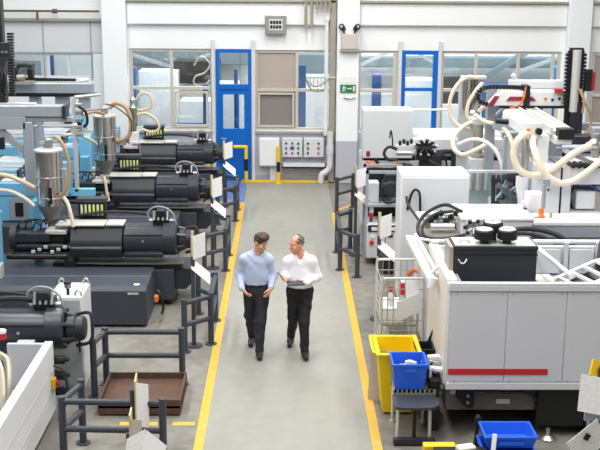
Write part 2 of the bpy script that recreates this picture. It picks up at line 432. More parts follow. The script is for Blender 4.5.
for k, (x0, x1, z0, z1) in enumerate(((-4.6, -2.9, 2.75, 2.2), (-3.6, -1.9, 2.2, 2.85), (1.9, 3.2, 2.3, 2.95), (3.6, 4.6, 2.9, 2.35), (6.6, 8.2, 2.2, 2.8))):
    tag(M().beam((x0, 32.2, z0), (x1, 32.2, z1), .12, .09).build('roof_brace', MIDG), ['grey brace sloping down behind the left window', 'grey brace rising to the right behind the left window', 'grey brace rising behind panes right of the exit sign', 'grey brace sloping down behind the blue framed right door', 'grey brace rising behind last panes of the right window'][k], 'brace')
tag(M().box(-5, -.5, 31.6, 31.75, 1.62, 1.72).build('hall_rail', OLIVE), 'tan rail across the next hall behind left window and blue door', 'rail')
tag(M().box(1.5, 8.5, 31.6, 31.75, 1.58, 1.68).build('hall_rail', ALU), 'pale rail across the next hall behind the right windows', 'rail')
tag(M().tube([(-2.6, 31.2, 2.5), (-2.4, 31.1, 2.75), (-2.15, 31.1, 2.55), (-2.3, 31.1, 2.3), (-2.55, 31.1, 2.2), (-2.6, 31.1, 2.0), (-2.35, 31.1, 1.9), (-2.15, 31.1, 2.1)], .028).build('material_hose', GALV), 'looping tan grey hose seen through upper right pane of left window', 'hose')
# ================================================================ ON THE BACK WALL
t = thing('wall_display', 'square silver framed display with two dark rows high on back wall', 'display', (-.26, YW-.12, 3.66))
M().box(-.52, .0, YW-.2, YW, 3.66, 4.1).build('frame', SILVER, t, bevel=.01)
M().box(-.42, -.1, YW-.21, YW-.19, 3.75, 4.01).build('face', PANEL, t)
q = M()
for r in (3.79, 3.9):
    for k in range(4): q.box(-.395+k*.07, -.395+k*.07+.055, YW-.22, YW-.205, r, r+.075)
q.build('digit_row', BLACK, t)
for i, x in enumerate((.46, .6)):
    tag(M().cyl((x, YW-.26, 3.84), (x, YW-.26, 4.6), .035, n=10).cyl((x, YW-.26, 3.8), (x, YW-.26, 3.86), .055, n=10).build('dropped_pipe', GALV),
        ['left', 'right'][i]+' of two long grey pipes hanging beside the silver display', 'pipe')
for i, x in enumerate((.73, .83, .94, 1.04)):
    tag(M().cyl((x, YW-.26, 4.27), (x, YW-.26, 4.6), .03, n=10).cyl((x, YW-.26, 4.25), (x, YW-.26, 4.3), .045, n=10).build('pipe_stub', GALV),
        'short grey pipe end near ceiling, %s from the left of four' % ['first', 'second', 'third', 'fourth'][i], 'pipe', 'pipe stubs by the column')
tag(M().box(1.05, 1.2, YW-.2, YW-.02, 0.02, 4.6).build('vertical_duct', GALV, bevel=.02), 'full height grey duct running down beside the exit sign column', 'duct')
tag(M().cyl((.97, YW-.19, 1.2), (.97, YW-.19, 4.0), .05, n=12).cyl((.97, YW-.19, 3.98), (1.0, YW-.19, 4.08), .07, n=12).build('white_pipe', WHITE), 'straight white pipe running down wall across the window', 'pipe')
t = thing('wire_basket_lamp', 'half round wire cage hanging on the white pipe over the window', 'basket', (.75, YW-.25, 2.25))
arc = [(.76+.27*math.cos(a), YW-.2, 2.62+.34*math.sin(a)) for a in [PI+PI*k/10 for k in range(11)]]
M().tube(arc, .02, sub=2).path([arc[0], arc[-1]], .016).build('rim', GALV, t)
q = M()
for k in range(1, 6):
    x = .49+.09*k; zz = 2.62-.34*math.sqrt(max(0, 1-((x-.76)/.27)**2)); q.cyl((x, YW-.24, 2.62), (x, YW-.2, zz), .01, n=6)
q.tube([(.52, YW-.26, 2.55), (.7, YW-.3, 2.42), (.9, YW-.28, 2.5), (1.0, YW-.2, 2.6)], .03).build('wire_mesh', GALV, t)
M().box(.98, 1.3, YW-.22, YW-.2, 2.6, 2.64).build('bracket', ALU, t)
t = thing('emergency_light', 'grey emergency light box with two lamp heads on the column', 'light', (1.5, YW-.42, 3.3))
M().box(1.32, 1.7, YW-.42, YW-.3, 3.32, 3.69).build('battery_box', BEIGEF, t, bevel=.02)
M().box(1.29, 1.76, YW-.44, YW-.3, 3.27, 3.32).build('tray', GALV, t)
for x in (1.38, 1.64):
    q = M().cyl((x, YW-.36, 3.69), (x, YW-.36, 3.76), .02).build('swivel', BLACK, t)
    M().lathe((x, YW-.3, 3.79), (x+(.07 if x > 1.5 else -.07), YW-.42, 3.86), [(0, .05), (.5, .07), (1, .075)], 14).build('lamp_head', BLACK, t)
    M().lathe((x+(.07 if x > 1.5 else -.07), YW-.42, 3.86), (x+(.076 if x > 1.5 else -.076), YW-.432, 3.867), [(0, .04), (1, .03)], 14).build('lens', MIDG, t)
t = thing('exit_sign', 'green emergency exit sign with running figure on white column', 'sign', (1.5, YW-.3, 2.27))
M().box(1.31, 1.69, YW-.33, YW-.3, 2.27, 2.46).build('sign_plate', GREEN, t)
q = M(); y0, y1 = YW-.338, YW-.328
q.cbox((1.4, YW-.333, 2.425), (.028, .008, .028)).cbox((1.4, YW-.333, 2.375), (.035, .008, .075), ry=.3).cbox((1.375, YW-.333, 2.32), (.018, .008, .07), ry=.7).cbox((1.425, YW-.333, 2.325), (.018, .008, .065), ry=-.5).cbox((1.43, YW-.333, 2.385), (.06, .008, .015)).cbox((1.37, YW-.333, 2.385), (.04, .008, .015), ry=-.5)
q.box(1.47, 1.56, y0, y1, 2.355, 2.38).prism([(1.555, 2.33), (1.59, 2.367), (1.555, 2.405)], 'y', y0, y1)
q.box(1.62, 1.665, y0, y1, 2.3, 2.43).build('pictogram', WHITE, t)
tag(M().box(1.32, 1.68, YW-.31, YW-.3, 2.5, 2.66).build('paper_notice', NOTICE), 'small printed notice above the green exit sign', 'notice')
tag(M().tube([(1.4, YW-.33, 2.16), (1.55, YW-.33, 2.13), (1.68, YW-.33, 2.17)], .02).cyl((1.44, YW-.34, 2.15), (1.44, YW-.3, 2.15), .035).build('key_hook', SILVER), 'small metal hook bar below the green exit sign', 'hook')
# pipe rail high on the left
tag(M().cyl((-14, YW-.2, 4.17), (-4.5, YW-.2, 4.17), .026, n=10).cyl((-5.98, YW-.2, 3.99), (-5.98, YW-.2, 4.17), .03, n=8).cyl((-5.62, YW-.2, 4.17), (-5.5, YW-.2, 4.17), .055, n=10).build('wall_pipe', BROWNP), 'horizontal brown pipe high on the wall at top left', 'pipe')
# electrical boxes
t = thing('electrical_cabinet', 'tall plain white cabinet on wall under the taupe window', 'cabinet', (-.42, YW-.25, .3))
M().box(-.67, -.17, YW-.24, YW, .42, 1.12).build('body', WHITE, t, bevel=.015)
M().box(-.65, -.19, YW-.255, YW-.24, .44, 1.1).build('door', WHITE, t, bevel=.006)
M().box(-.4, -.2, YW-.12, YW, .05, .42).build('cable_duct', PANEL, t)
for i, (x0, lab) in enumerate([(-.1, 'grey control box with blue display and knobs, left of the pair'), (.44, 'grey control box with red knobs, right of the pair')]):
    t = thing('control_box', lab, 'control box', (x0+.25, YW-.2, .64), 'wall control boxes')
    M().box(x0, x0+.5, YW-.18, YW, .64, 1.12).build('housing', GREYP, t, bevel=.015)
    for r in range(3):
        for c in range(3 if i == 0 else 2):
            cx = x0+.1+(.15 if i == 0 else .26)*c; cz = .75+.12*r
            if i == 0 and r == 1 and c == 1: continue
            k = RED if (r == 0 and c == 1) else BLACK
            M().cyl((cx, YW-.21, cz), (cx, YW-.18, cz), .026, n=10).build('knob', k, t)
    if i == 0: M().box(x0+.2, x0+.3, YW-.19, YW-.18, .83, .91).build('display', NAVYB, t)
tag(M().box(-.1, .98, YW-.28, YW, .38, .42).box(-.1, .98, YW-.28, YW-.26, .38, .52).box(-.1, -.08, YW-.28, YW, .38, .52).box(.96, .98, YW-.28, YW, .38, .52).build('wall_shelf', PANEL), 'white shallow tray shelf under the two control boxes', 'shelf')
tag(M().tube([(1.08, YW-.3, 1.3), (1.08, YW-.3, .7), (1.07, YW-.3, .42), (.98, YW-.3, .3), (.88, YW-.3, .22), (.86, YW-.3, .02)], .075, n=12).cyl((1.08, YW-.3, .75), (1.08, YW-.3, .95), .09).build('drain_pipe', GREYP), 'fat grey drain pipe with elbow beside exit sign column', 'pipe')
# yellow black barriers
t = thing('safety_barrier', 'yellow and black tubular barrier in front of the blue door', 'barrier', (-1.44, 26.9, 0))
M().cyl((-1.93, 26.9, 0), (-1.93, 26.9, .92), .045).cyl((-.99, 26.9, 0), (-.99, 26.9, .3), .045).cyl((-.99, 26.9, .6), (-.99, 26.9, .92), .045).cyl((-1.95, 26.9, .9), (-1.6, 26.9, .9), .042).cyl((-1.3, 26.9, .9), (-.97, 26.9, .9), .042).build('yellow_tube', YEL, t)
M().cyl((-1.6, 26.9, .9), (-1.3, 26.9, .9), .043).cyl((-.99, 26.9, .3), (-.99, 26.9, .6), .046).build('black_band', BLACK, t)
t = thing('bollard', 'yellow and black post in front of white electrical cabinet', 'bollard', (-.19, 26.8, 0))
M().cyl((-.19, 26.8, 0), (-.19, 26.8, .3), .045).cyl((-.19, 26.8, .55), (-.19, 26.8, .93), .045).cyl((-.19, 26.8, 0), (-.19, 26.8, .02), .09).build('post', YEL, t)
M().cyl((-.19, 26.8, .3), (-.19, 26.8, .55), .046).build('black_band', BLACK, t)
# ================================================================ GUARD RAILS, STANDS
def guard_rail(label, pts, zr=(.72, .40), h=.78, group='tubular guard rails along the aisle'):
    t = thing('guard_rail', label, 'guard rail', (pts[0][0], pts[0][1], 0), group)
    for p in pts:
        o = M().cyl((p[0], p[1], 0), (p[0], p[1], h), .042, n=14).build('post', RAIL, t, bevel=.006)
        M().cyl((p[0], p[1], 0), (p[0], p[1], .015), .085, n=14).build('foot_plate', RAIL, o)
    for z in zr:
        for a, b in zip(pts, pts[1:]):
            M().cyl((a[0], a[1], z), (b[0], b[1], z), .036, n=12).build('cross_bar', RAIL, t)
    return t
guard_rail('dark grey tube rail at lower left corner, beside white enclosure', [(-2.31, 11.7), (-2.43, 11.2), (-1.33, 11.15)])
guard_rail('dark grey tube rail behind the rusty tray', [(-2.41, 13.07), (-2.33, 13.5), (-1.34, 13.5)])
g = guard_rail('dark grey left aisle rail nearest the man in blue shirt', [(-1.42, 14.72), (-1.07, 15.05), (-1.07, 16.1), (-1.36, 16.45)])
dup(g, (0, 3.85, 0), 'dark grey left aisle rail beside the second clipboard stand from the front')
dup(g, (0, 7.7, 0), 'dark grey left aisle rail farthest back, near blue floor patch')
guard_rail('dark grey right aisle rail with four posts beside the control rack', [(1.25, 18.53), (.97, 18.98), (.97, 20.2), (1.24, 20.53)])
guard_rail('dark grey right aisle rail farthest back, near end of yellow line', [(1.12, 23.65), (1.5, 24.15)])

def board(q, a, b, c, th=.012):
    """sheet: corner a, edge vectors b and c"""
    a, b, c = Vector(a), Vector(b), Vector(c); nn = b.cross(c).normalized()*th
    P = [a, a+b, a+b+c, a+c]
    return q.skin([[q.bm.verts.new(p) for p in P], [q.bm.verts.new(p+nn) for p in P]])
def stand(label, x, y, s=1, group='clipboard stands along the aisle'):
    t = thing('clipboard_stand', label, 'stand', (x, y, 0), group)
    M().cyl((x, y, 0), (x, y, 1.7), .03, n=10).cyl((x, y, 0), (x, y, .02), .12, n=14).build('pole', RAIL, t)
    board(M(), (x-.02*s, y-.04, 1.34), (.035*s, .02, 0), (0, 0, .37), .015).build('clip_board', OLIVE, t)
    board(M(), (x+.01*s, y-.06, 1.3), (.17*s, .06, .05), (0, -.02, .34), .006).build('paper', PAPER, t)
    board(M(), (x-.02*s, y-.05, 1.16), (.26*s, -.02, -.22), (0, .1, .14), .008).build('document_tray', CREAM, t)
    return t
s = stand('clipboard stand with white sheet at left of aisle, closest to man in blue shirt', -1.31, 14.97)
dup(s, (0, 4.1, 0), 'clipboard stand with white sheet, second of the row left of aisle')
dup(s, (0, 7.95, 0), 'clipboard stand with white sheet near the blue door, farthest left')
s = stand('clipboard stand with white sheet right of aisle, near far guard rail', 1.3, 20.0)
s.rotation_euler.z = -.1
stand('clipboard stand with white sheets in front of the control rack', 1.42, 16.2).rotation_euler.z = -.1
# big document holders in the foreground
t = thing('document_stand', 'foreground stand at lower left holding upright folders and sheets', 'stand', (-1.6, 11.0, 0))
M().cyl((-1.63, 11.02, 0), (-1.63, 11.02, .93), .03).cyl((-1.63, 11.02, 0), (-1.63, 11.02, .02), .11).cyl((-1.63, 11.02, .5), (-1.62, 10.6, .5), .02).cyl((-1.62, 10.6, .02), (-1.62, 10.6, .62), .03).build('pole', RAIL, t)
board(M(), (-1.6, 10.95, .55), (-.015, .25, 0), (0, 0, .5), .015).build('folder', OLIVE, t)
board(M(), (-1.585, 10.95, .54), (.1, .2, -.1), (0, .0, .5), .01).build('folder', PAPER, t)
board(M(), (-1.6, 10.5, .3), (-.01, .22, 0), (.0, .0, .56), .015).build('folder', OLIVE, t)
board(M(), (-1.585, 10.5, .3), (.08, .2, -.1), (0, 0, .52), .01).build('folder', CARD, t)
board(M(), (-1.62, 10.45, .62), (.19, .05, .09), (-.03, -.08, -.42), .006).build('paper', PAPER, t)
board(M(), (-1.42, 10.5, .70), (.2, .05, -.2), (-.08, -.1, -.3), .006).build('paper', PLAINP, t)
t = thing('document_stand', 'foreground stand at lower right holding two white paper sheets', 'stand', (3.2, 10.6, 0))
M().cyl((3.27, 10.62, 0), (3.27, 10.62, 1.35), .045).cyl((3.27, 10.62, 0), (3.27, 10.62, .02), .14).build('pole', RAIL, t)
board(M(), (3.0, 10.5, .92), (.34, -.02, -.06), (.03, .06, .38), .006).build('paper', PAPER, t)
board(M(), (2.9, 10.45, .58), (.29, -.02, .28), (.15, .05, -.27), .006).build('paper', PAPER, t)
M().cbox((3.1, 10.43, .66), (.05, .02, .07), ry=.5).build('clip', BLACK, t)
board(M(), (3.12, 10.6, 1.28), (.12, .04, -.08), (.05, .08, .14), .02).build('yellow_folder', YEL, t)
M().box(3.1, 3.3, 10.56, 10.6, .78, .95).build('holder_bracket', MIDG, t)

# ================================================================ LEFT: INJECTION MACHINES
def inject_unit(t, Y, x0=0., full=True):
    """dark plasticising unit pointing at the aisle; Y axis line, gear end at x0-1.5"""
    X = lambda v: v+x0
    prof = lambda w, zb, zt, ch: [(Y-w+.02, zb), (Y-w-.03, zb+.1), (Y-w-.03, zb+.16), (Y-w, zb+.19), (Y-w, zt-.26), (Y-w+.03, zt-.2), (Y-w+ch, zt), (Y+w-ch, zt), (Y+w, zt-.2), (Y+w, zb)]
    M().prism(prof(.25, .8, 1.3, .14), 'x', X(-3.4), X(-2.58)).build('barrel_cover', SLATED, t, bevel=.008)
    tp = M().box(X(-3.62), X(-2.86), Y-.19, Y+.19, 1.302, 1.325).build('top_plate', ALU, t, bevel=.004)
    M().box(X(-2.84), X(-2.56), Y-.18, Y+.16, 1.304, 1.335).build('top_plate', ALU, t, bevel=.004)
    mh = M().prism([(Y-.2, .8), (Y-.24, .82), (Y-.24, .88), (Y-.2, .9), (Y-.25, .96), (Y-.26, 1.06), (Y-.23, 1.17), (Y-.16, 1.25), (Y-.06, 1.28), (Y+.1, 1.28), (Y+.2, 1.22), (Y+.25, 1.1), (Y+.25, .8)], 'x', X(-2.56), X(-1.94)).build('motor_housing', MOTOR, t, bevel=.012)
    M().cyl((X(-2.25), Y-.265, 1.08), (X(-2.25), Y-.25, 1.08), .02, n=10).build('screw_cap', SILVER, mh)
    M().box(X(-2.57), X(-1.95), Y-.246, Y-.23, 1.165, 1.185).box(X(-2.57), X(-1.95), Y-.247, Y-.235, .84, .855).build('groove_strip', SLATED, mh)
    fl = M().lathe((X(-1.96), Y, 1.06), (X(-1.72), Y, 1.06), [(0, .235), (.05, .26), (.9, .26), (1, .235)], 28).build('motor_flange', MOTOR, t)
    for k in range(8):
        a = 2*PI*k/8+.3
        M().cyl((X(-1.735), Y+.235*math.cos(a), 1.06+.235*math.sin(a)), (X(-1.7), Y+.235*math.cos(a), 1.06+.235*math.sin(a)), .018, n=6).build('bolt', BLACK, fl)
    M().lathe((X(-1.73), Y, 1.06), (X(-1.48), Y, 1.06), [(0, .14), (.15, .17), (.5, .17), (.55, .15), (.9, .15), (1, .12)], 24).build('gear_end', SLATED, t)
    q = M()
    for a in (.6, 1.6, 2.6, 3.7, 4.8, 5.8): q.cyl((X(-1.74), Y+.19*math.cos(a), 1.06+.19*math.sin(a)), (X(-1.6), Y+.15*math.cos(a), 1.06+.15*math.sin(a)), .03, n=8)
    q.build('flange_rib', MOTOR, t)
    M().tube([(X(-1.62), Y+.1, 1.2), (X(-1.44), Y+.05, 1.24), (X(-1.4), Y, 1.1), (X(-1.42), Y-.03, .9), (X(-1.6), Y-.02, .84)], .022).build('loop_handle', RUBBER, t)
    # valve block with looped hoses on top
    pb = M().box(X(-2.12), X(-1.86), Y+.02, Y+.22, 1.28, 1.42).box(X(-2.06), X(-1.92), Y-.02, Y+.16, 1.42, 1.52).build('pump_block', BLACK, t, bevel=.01)
    q = M()
    for k in range(4): q.cyl((X(-2.1+.07*k), Y-.0, 1.36), (X(-2.1+.07*k), Y+.06, 1.5), .022, n=8)
    q.cyl((X(-2.18), Y+.08, 1.34), (X(-1.78), Y+.08, 1.34), .03, n=8).build('fitting', SILVER, pb)
    M().tube([(X(-2.18), Y+.1, 1.34), (X(-2.2), Y+.1, 1.47), (X(-2.08), Y+.08, 1.56), (X(-1.92), Y+.06, 1.55), (X(-1.8), Y+.05, 1.46), (X(-1.76), Y+.05, 1.32)], .014).build('hose', MIDG, pb)
    M().tube([(X(-2.05), Y+.24, 1.36), (X(-2.4), Y+.27, 1.42), (X(-2.9), Y+.28, 1.43), (X(-3.4), Y+.26, 1.36)], .024).build('pressure_hose', RUBBER, t)
    if full: M().box(X(-3.5), X(-1.62), Y-.2, Y+.1, .69, .705).box(X(-3.0), X(-1.9), Y-.22, Y-.2, .69, .715).build('drip_tray', DULL, t)
    if full: M().box(X(-3.7), X(-1.66), Y-.14, Y+.2, .6, .69).build('slide_rail', DARKM, t)
    # injection end towards the mould
    M().cyl((X(-4.35), Y, 1.08), (X(-3.45), Y, 1.08), .1, n=18).lathe((X(-3.95), Y, 1.08), (X(-3.5), Y, 1.08), [(0, .13), (.4, .16), (1, .16)]).build('barrel', DARKM, t)
    M().box(X(-4.3), X(-3.72), Y-.26, Y-.1, 1.06, 1.2).cyl((X(-4.3), Y-.2, .98), (X(-3.5), Y-.2, .98), .045, n=12).build('heater_cover', SLATED, t, bevel=.01)
    M().box(X(-3.78), X(-3.45), Y-.24, Y+.18, 1.18, 1.24).build('throat_plate', ALU, t, bevel=.006)
    M().cyl((X(-4.34), Y-.1, 1.1), (X(-4.24), Y-.1, 1.1), .2, n=20).build('nozzle_plate', SLATED, t)
    M().cyl((X(-4.4), Y-.22, .82), (X(-3.45), Y-.22, .82), .05, n=12).cyl((X(-4.4), Y+.22, .82), (X(-3.45), Y+.22, .82), .05, n=12).build('guide_rod', DARKM, t)
    q = M()
    for k in range(5):
        xx = X(-4.25+.12*k); q.tube([(xx, Y-.06, 1.22), (xx+.06, Y-.12, 1.34+.02*(k % 2)), (xx+.22, Y+.02, 1.36), (xx+.32, Y+.08, 1.26)], .012)
    q.build('heater_cable', BLACK, t)
    q = M()
    for k in range(6): q.cbox((X(-3.98+.1*k), Y-.24, .9+.04*(k % 3)), (.06, .05, .05))
    q.build('clamp_fitting', ALU, t, bevel=.006)
    M().box(X(-3.5), X(-3.32), Y-.27, Y+.22, .62, .76).build('support_block', BLACK, t)
def machine(label, Y):
    t = thing('injection_molding_machine', label, 'machine', (-4, Y, 0), 'dark injection moulding machines on the left')
    inject_unit(t, Y)
    bc = M().prism([(Y-1.28, .04), (Y-1.28, .57), (Y-1.2, .63), (Y-.72, .635), (Y-.7, .65), (Y-.2, .65), (Y-.2, .04)], 'x', -7.8, -2.08).build('base_cabinet', SLATE, t, bevel=.012)
    M().cyl((-2.24, Y-1.14, .633), (-2.24, Y-1.14, .64), .05, n=16).build('white_badge', WHITE, bc)
    M().box(-2.36, -2.2, Y-1.285, Y-1.275, .52, .55).build('type_plate', ALU, bc)
    M().box(-7.6, -2.16, Y-1.2, Y-.25, 0, .05).build('plinth', BLACK, t)
    M().box(-7.6, -1.78, Y-.2, Y+.75, .1, .6).build('machine_bed', SLATE, t, bevel=.012)
    M().prism([(-1.78, .25), (-1.78, .6), (-1.5, .6), (-1.5, .35), (-1.6, .25)], 'y', Y-.1, Y+.6).build('end_bracket', SLATED, t, bevel=.01)
    for yy in (Y-.05, Y+.55): M().cyl((-1.9, yy, 0), (-1.9, yy, .1), .07, n=12).build('levelling_foot', BLACK, t)
    M().tube([(-1.95, Y-1.0, .5), (-1.9, Y-1.05, .45), (-1.86, Y-1.05, .25), (-1.9, Y-.9, .1)], .02).build('drain_hose', BLACK, t)
    M().box(-1.99, -1.93, Y-1.1, Y-1.0, .34, .44).build('red_valve', ORANGE, t, bevel=.01)
    # light blue clamp unit with dark guard windows
    fr = M().box(-8.2, -4.68, Y-1.15, Y+.62, .64, 1.3).build('clamp_guard', LBLUE, t, bevel=.02)
    M().box(-8.2, -4.66, Y-1.17, Y+.64, 1.12, 1.38).build('top_beam', LBLUE, fr, bevel=.025)
    for k in range(4):
        M().box(-5.15-.75*k, -4.8-.75*k, Y-1.165, Y-1.14, .68, 1.08).build('guard_window', MIDG, fr)
        M().box(-5.05-.75*k, -4.9-.75*k, Y-1.175, Y-1.15, .74, 1.0).build('switch_plate', BLACK, fr)
    M().prism([(Y-.85, .5), (Y-.85, 1.52), (Y-.76, 1.62), (Y-.5, 1.62), (Y-.4, 1.5), (Y-.4, .5)], 'x', -4.68, -4.4).build('fixed_platen', LBLUE, t, bevel=.03)
    M().box(-4.41, -4.34, Y-.84, Y-.66, .62, .85).build('junction_box', ALU, t, bevel=.01)
    M().box(-4.1, -3.94, Y+.3, Y+.5, .6, 1.6).build('blue_post', LBLUE, t, bevel=.01)
    M().box(-6.8, -4.75, Y-.6, Y+.3, 1.38, 1.5).build('top_cover', LBLUE, t, bevel=.02)
    M().box(-6.6, -4.9, Y-.1, Y+.5, 1.5, 1.58).build('white_cover', PANEL, t, bevel=.01)
    M().box(-6.4, -4.8, Y-1.1, Y-.72, 1.385, 1.4).build('white_sheet', PANEL, t)
    for k in range(4): M().box(-5.0-.35*k, -4.96-.35*k, Y-1.12, Y+.55, 1.385, 1.45 if k % 2 else 1.6).build('dark_strip', SLATED, t)
    M().cyl((-4.85, Y-.3, 1.5), (-4.85, Y-.3, 1.62), .05).build('red_cap', RED, t)
    M().box(-5.3, -4.72, Y+.3, Y+.6, 1.38, 1.9).build('rear_column', LBLUE, t, bevel=.015)
    M().box(-5.2, -4.8, Y+.29, Y+.31, 1.5, 1.8).build('column_window', BLACK, t)
    for k, zz in enumerate((1.62, 1.55, 1.46)):
        q = M().cyl((-7.5, Y-.85+.0*k, zz), (-4.95, Y-.85, zz), .02, n=10).build('air_pipe', ALU, t)
    # flow regulator with green tubes
    vb = M().box(-3.36, -2.92, Y+.34, Y+.5, .98, 1.62).build('flow_regulator', BLACK, t, bevel=.01)
    for k in range(6): M().cyl((-3.3+.065*k, Y+.33, 1.36), (-3.3+.065*k, Y+.33, 1.54), .02, n=8).build('sight_tube', LIME if k % 2 else CREAM, vb)
    M().box(-3.38, -2.9, Y+.3, Y+.52, 1.58, 1.64).box(-3.38, -2.94, Y+.3, Y+.36, 1.26, 1.31).build('valve_bar', SLATE, vb)
    return t
mc = machine('nearest full dark moulding machine, gear end pointing at man in blue shirt', 17.05)
dup(mc, (.04, 4.05, 0), 'middle dark moulding machine on the left, second from the back')
dup(mc, (.06, 8.05, 0), 'farthest dark moulding machine, left of the blue door')
t = thing('injection_molding_machine', 'nearest moulding machine end with white guard, at lower left edge', 'machine', (-4, 12.9, 0))
inject_unit(t, 12.92, -.98, False)
for o in [q for q in bpy.data.objects if q.parent == t]: o.location.z -= .09
M().box(-6.5, -3.05, 12.62, 13.2, 0, .7).build('machine_bed', SLATE, t, bevel=.012)
e = M().box(-2.86, -2.76, 9.3, 12.42, .12, .98).build('side_guard', WHITE, t, bevel=.012)
for zz in (.64, .40): M().box(-2.762, -2.756, 9.3, 12.42, zz, zz+.012).build('panel_seam', MIDL, e)
M().box(-3.3, -2.86, 12.36, 12.42,   .12, .96).build('rear_guard', MIDL, t, bevel=.01)
M().box(-6.4, -2.9, 9.3, 12.3, .1, .4).build('lower_cover', GREYP, t)
M().tube([(-3.27, 11.9, 1.0), (-3.15, 11.8, .95), (-3.1, 11.6, .75), (-3.09, 11.4, .45)], .045).build('beige_hose', GALV, t)
M().tube([(-3.27, 11.7, 1.05), (-3.15, 11.5, .95), (-3.07, 11.2, .7), (-3.07, 11.0, .42)], .04).build('grey_hose', GALV, t)
sl = M().cyl((-3.27, 12.05, .9), (-3.27, 12.05, 1.14), .025).build('signal_lamp', BLACK, t)
M().cyl((-3.27, 12.05, 1.14), (-3.27, 12.05, 1.21), .06).build('red_lens', RED, sl)
M().cyl((-3.27, 12.05, 1.21), (-3.27, 12.05, 1.24), .06).build('clear_lens', WHITE, sl)
M().box(-3.2, -3.0, 12.44, 12.54, .8, .95).build('connector_box', MIDL, t)
M().tube([(-4.4, 12.95, 1.24), (-3.9, 12.95, 1.27), (-3.4, 12.98, 1.33), (-3.08, 13.0, 1.31)], .035).build('pressure_hose', RUBBER, t)
es = M().box(-2.76, -2.71, 12.2, 12.29, .45, .58).build('emergency_stop', YEL, t, bevel=.01)
M().cyl((-2.71, 12.245, .515), (-2.67, 12.245, .515), .032).build('red_button', RED, es)
q = M()
for k in range(4): q.tube([(-2.72, 12.2+.06*k, .75-.08*k), (-2.6, 12.15+.05*k, .7-.05*k), (-2.55, 12.1, .4), (-2.65, 12.0, .15)], .014)
q.build('loose_cable', BLACK, t)
q = M()
for k in range(3): q.cbox((-2.72, 12.48, .72-.2*k), (.16, .08, .09)).cyl((-2.72, 12.44, .72-.2*k), (-2.58, 12.4, .76-.2*k), .03)
q.build('valve_cluster', BLACK, t, bevel=.01)

# white tall cabinet behind the nearest gear end
t = thing('switch_cabinet', 'tall white grey cabinet with lifting eyes behind the nearest gear end', 'cabinet', (-2.78, 13.65, 0))
M().prism([(-3.01, 0), (-3.01, 1.22), (-2.59, 1.22), (-2.59, 0)], 'y', 13.38, 14.05).build('body', PANEL, t, bevel=.012)
M().box(-2.99, -2.61, 13.365, 13.38, .04, 1.19).build('door', MIDL, t, bevel=.005)
for x, y in ((-2.96, 13.44), (-2.64, 13.44), (-2.96, 13.98), (-2.64, 13.98)):
    M().tube([(x-.035, y, 1.22), (x-.035, y, 1.26), (x, y, 1.295), (x+.035, y, 1.26), (x+.035, y, 1.22)], .012).build('lifting_eye', SILVER, t)
sg = M().cyl((-2.78, 13.5, 1.22), (-2.78, 13.5, 1.31), .02).build('signal_beacon', BLACK, t)
M().cyl((-2.78, 13.5, 1.31), (-2.78, 13.5, 1.37), .045).build('beacon_lens', SILVER, sg)
M().cyl((-2.78, 13.5, 1.37), (-2.78, 13.5, 1.395), .048).build('beacon_cap', BLACK, sg)
M().box(-2.64, -2.62, 13.35, 13.37, .5, .72).build('door_handle', BLACK, t)

# hoppers
def hopper(label, x, Y, r=.21, zt=2.47, grp='stainless material hoppers'):
    t = thing('material_hopper', label, 'hopper', (x, Y, 1.24), grp)
    M().lathe((x, Y, 1.62), (x, Y, zt), [(0, r), (.5, r), (.505, r+.006), (.52, r+.006), (.525, r), (1, r)], 32).build('body', STEEL, t)
    M().lathe((x, Y, 1.62), (x, Y, 1.25), [(0, r), (.05, r), (.85, .06), (1, .06)], 28).build('cone', DULL, t)
    M().cyl((x, Y, 1.24), (x, Y, 1.27), .11).build('base_flange', ALU, t)
    M().lathe((x, Y, zt), (x, Y, zt+.05), [(0, r+.015), (.5, r+.015), (1, r*.75)], 28).build('lid', ALU, t)
    h = M().lathe((x, Y, zt+.05), (x, Y, zt+.2), [(0, .07), (.6, .07), (1, .04)], 16).cbox((x+.02, Y-.05, zt+.15), (.12, .1, .08), rz=.4).build('loader_head', SILVER, t, bevel=.006)
    M().cyl((x-.12, Y-.03, zt+.13), (x+.1, Y-.05, zt+.17), .025).build('inlet_pipe', SILVER, h)
    q = M()
    for zz in (1.72, 2.05): q.lathe((x, Y, zz), (x, Y, zz+.03), [(0, r), (.2, r+.012), (.8, r+.012), (1, r)], 28, caps=False)
    q.build('clamp_band', SILVER, t)
    M().box(x+r-.01, x+r+.06, Y-.08, Y+.04, 1.75, 2.2).build('control_strip', MIDG, t, bevel=.01)
    M().box(x+.02, x+.07, Y-r-.006, Y-r+.02, 1.66, 1.92).build('sight_glass', BLACK, t)
    return t
hopper('large stainless hopper on the nearest full machine, left of photo', -3.72, 17.05)
hopper('stainless hopper on the middle machine, second from front', -3.5, 21.1, .215, 2.45)
t = thing('hopper_loader', 'small slim stainless loader with beige loop on farthest machine', 'loader', (-3.5, 25.1, 1.3))
M().box(-3.6, -3.38, 25.0, 25.2, 1.3, 1.55).build('base_block', PANEL, t, bevel=.02)
M().lathe((-3.5, 25.1, 1.55), (-3.5, 25.1, 2.1), [(0, .07), (.3, .075), (.32, .1), (1, .1)], 20).build('body', STEEL, t)
M().lathe((-3.5, 25.1, 2.1), (-3.5, 25.1, 2.35), [(0, .1), (.2, .07), (.7, .08), (1, .03)], 16).build('loader_head', SILVER, t)
def hose(label, pts, r=.03, m=HOSE, name='material_hose', cat='hose', grp=None):
    return tag(M().tube(pts, r, n=10).build(name, m), label, cat, grp)
hose('beige hose looping over top of the slim far loader', [(-3.42, 25.05, 2.28), (-3.3, 25.05, 2.42), (-3.15, 25.05, 2.42), (-3.06, 25.05, 2.28), (-3.1, 25.05, 2.12), (-3.28, 25.05, 2.05), (-3.4, 25.05, 2.05)])
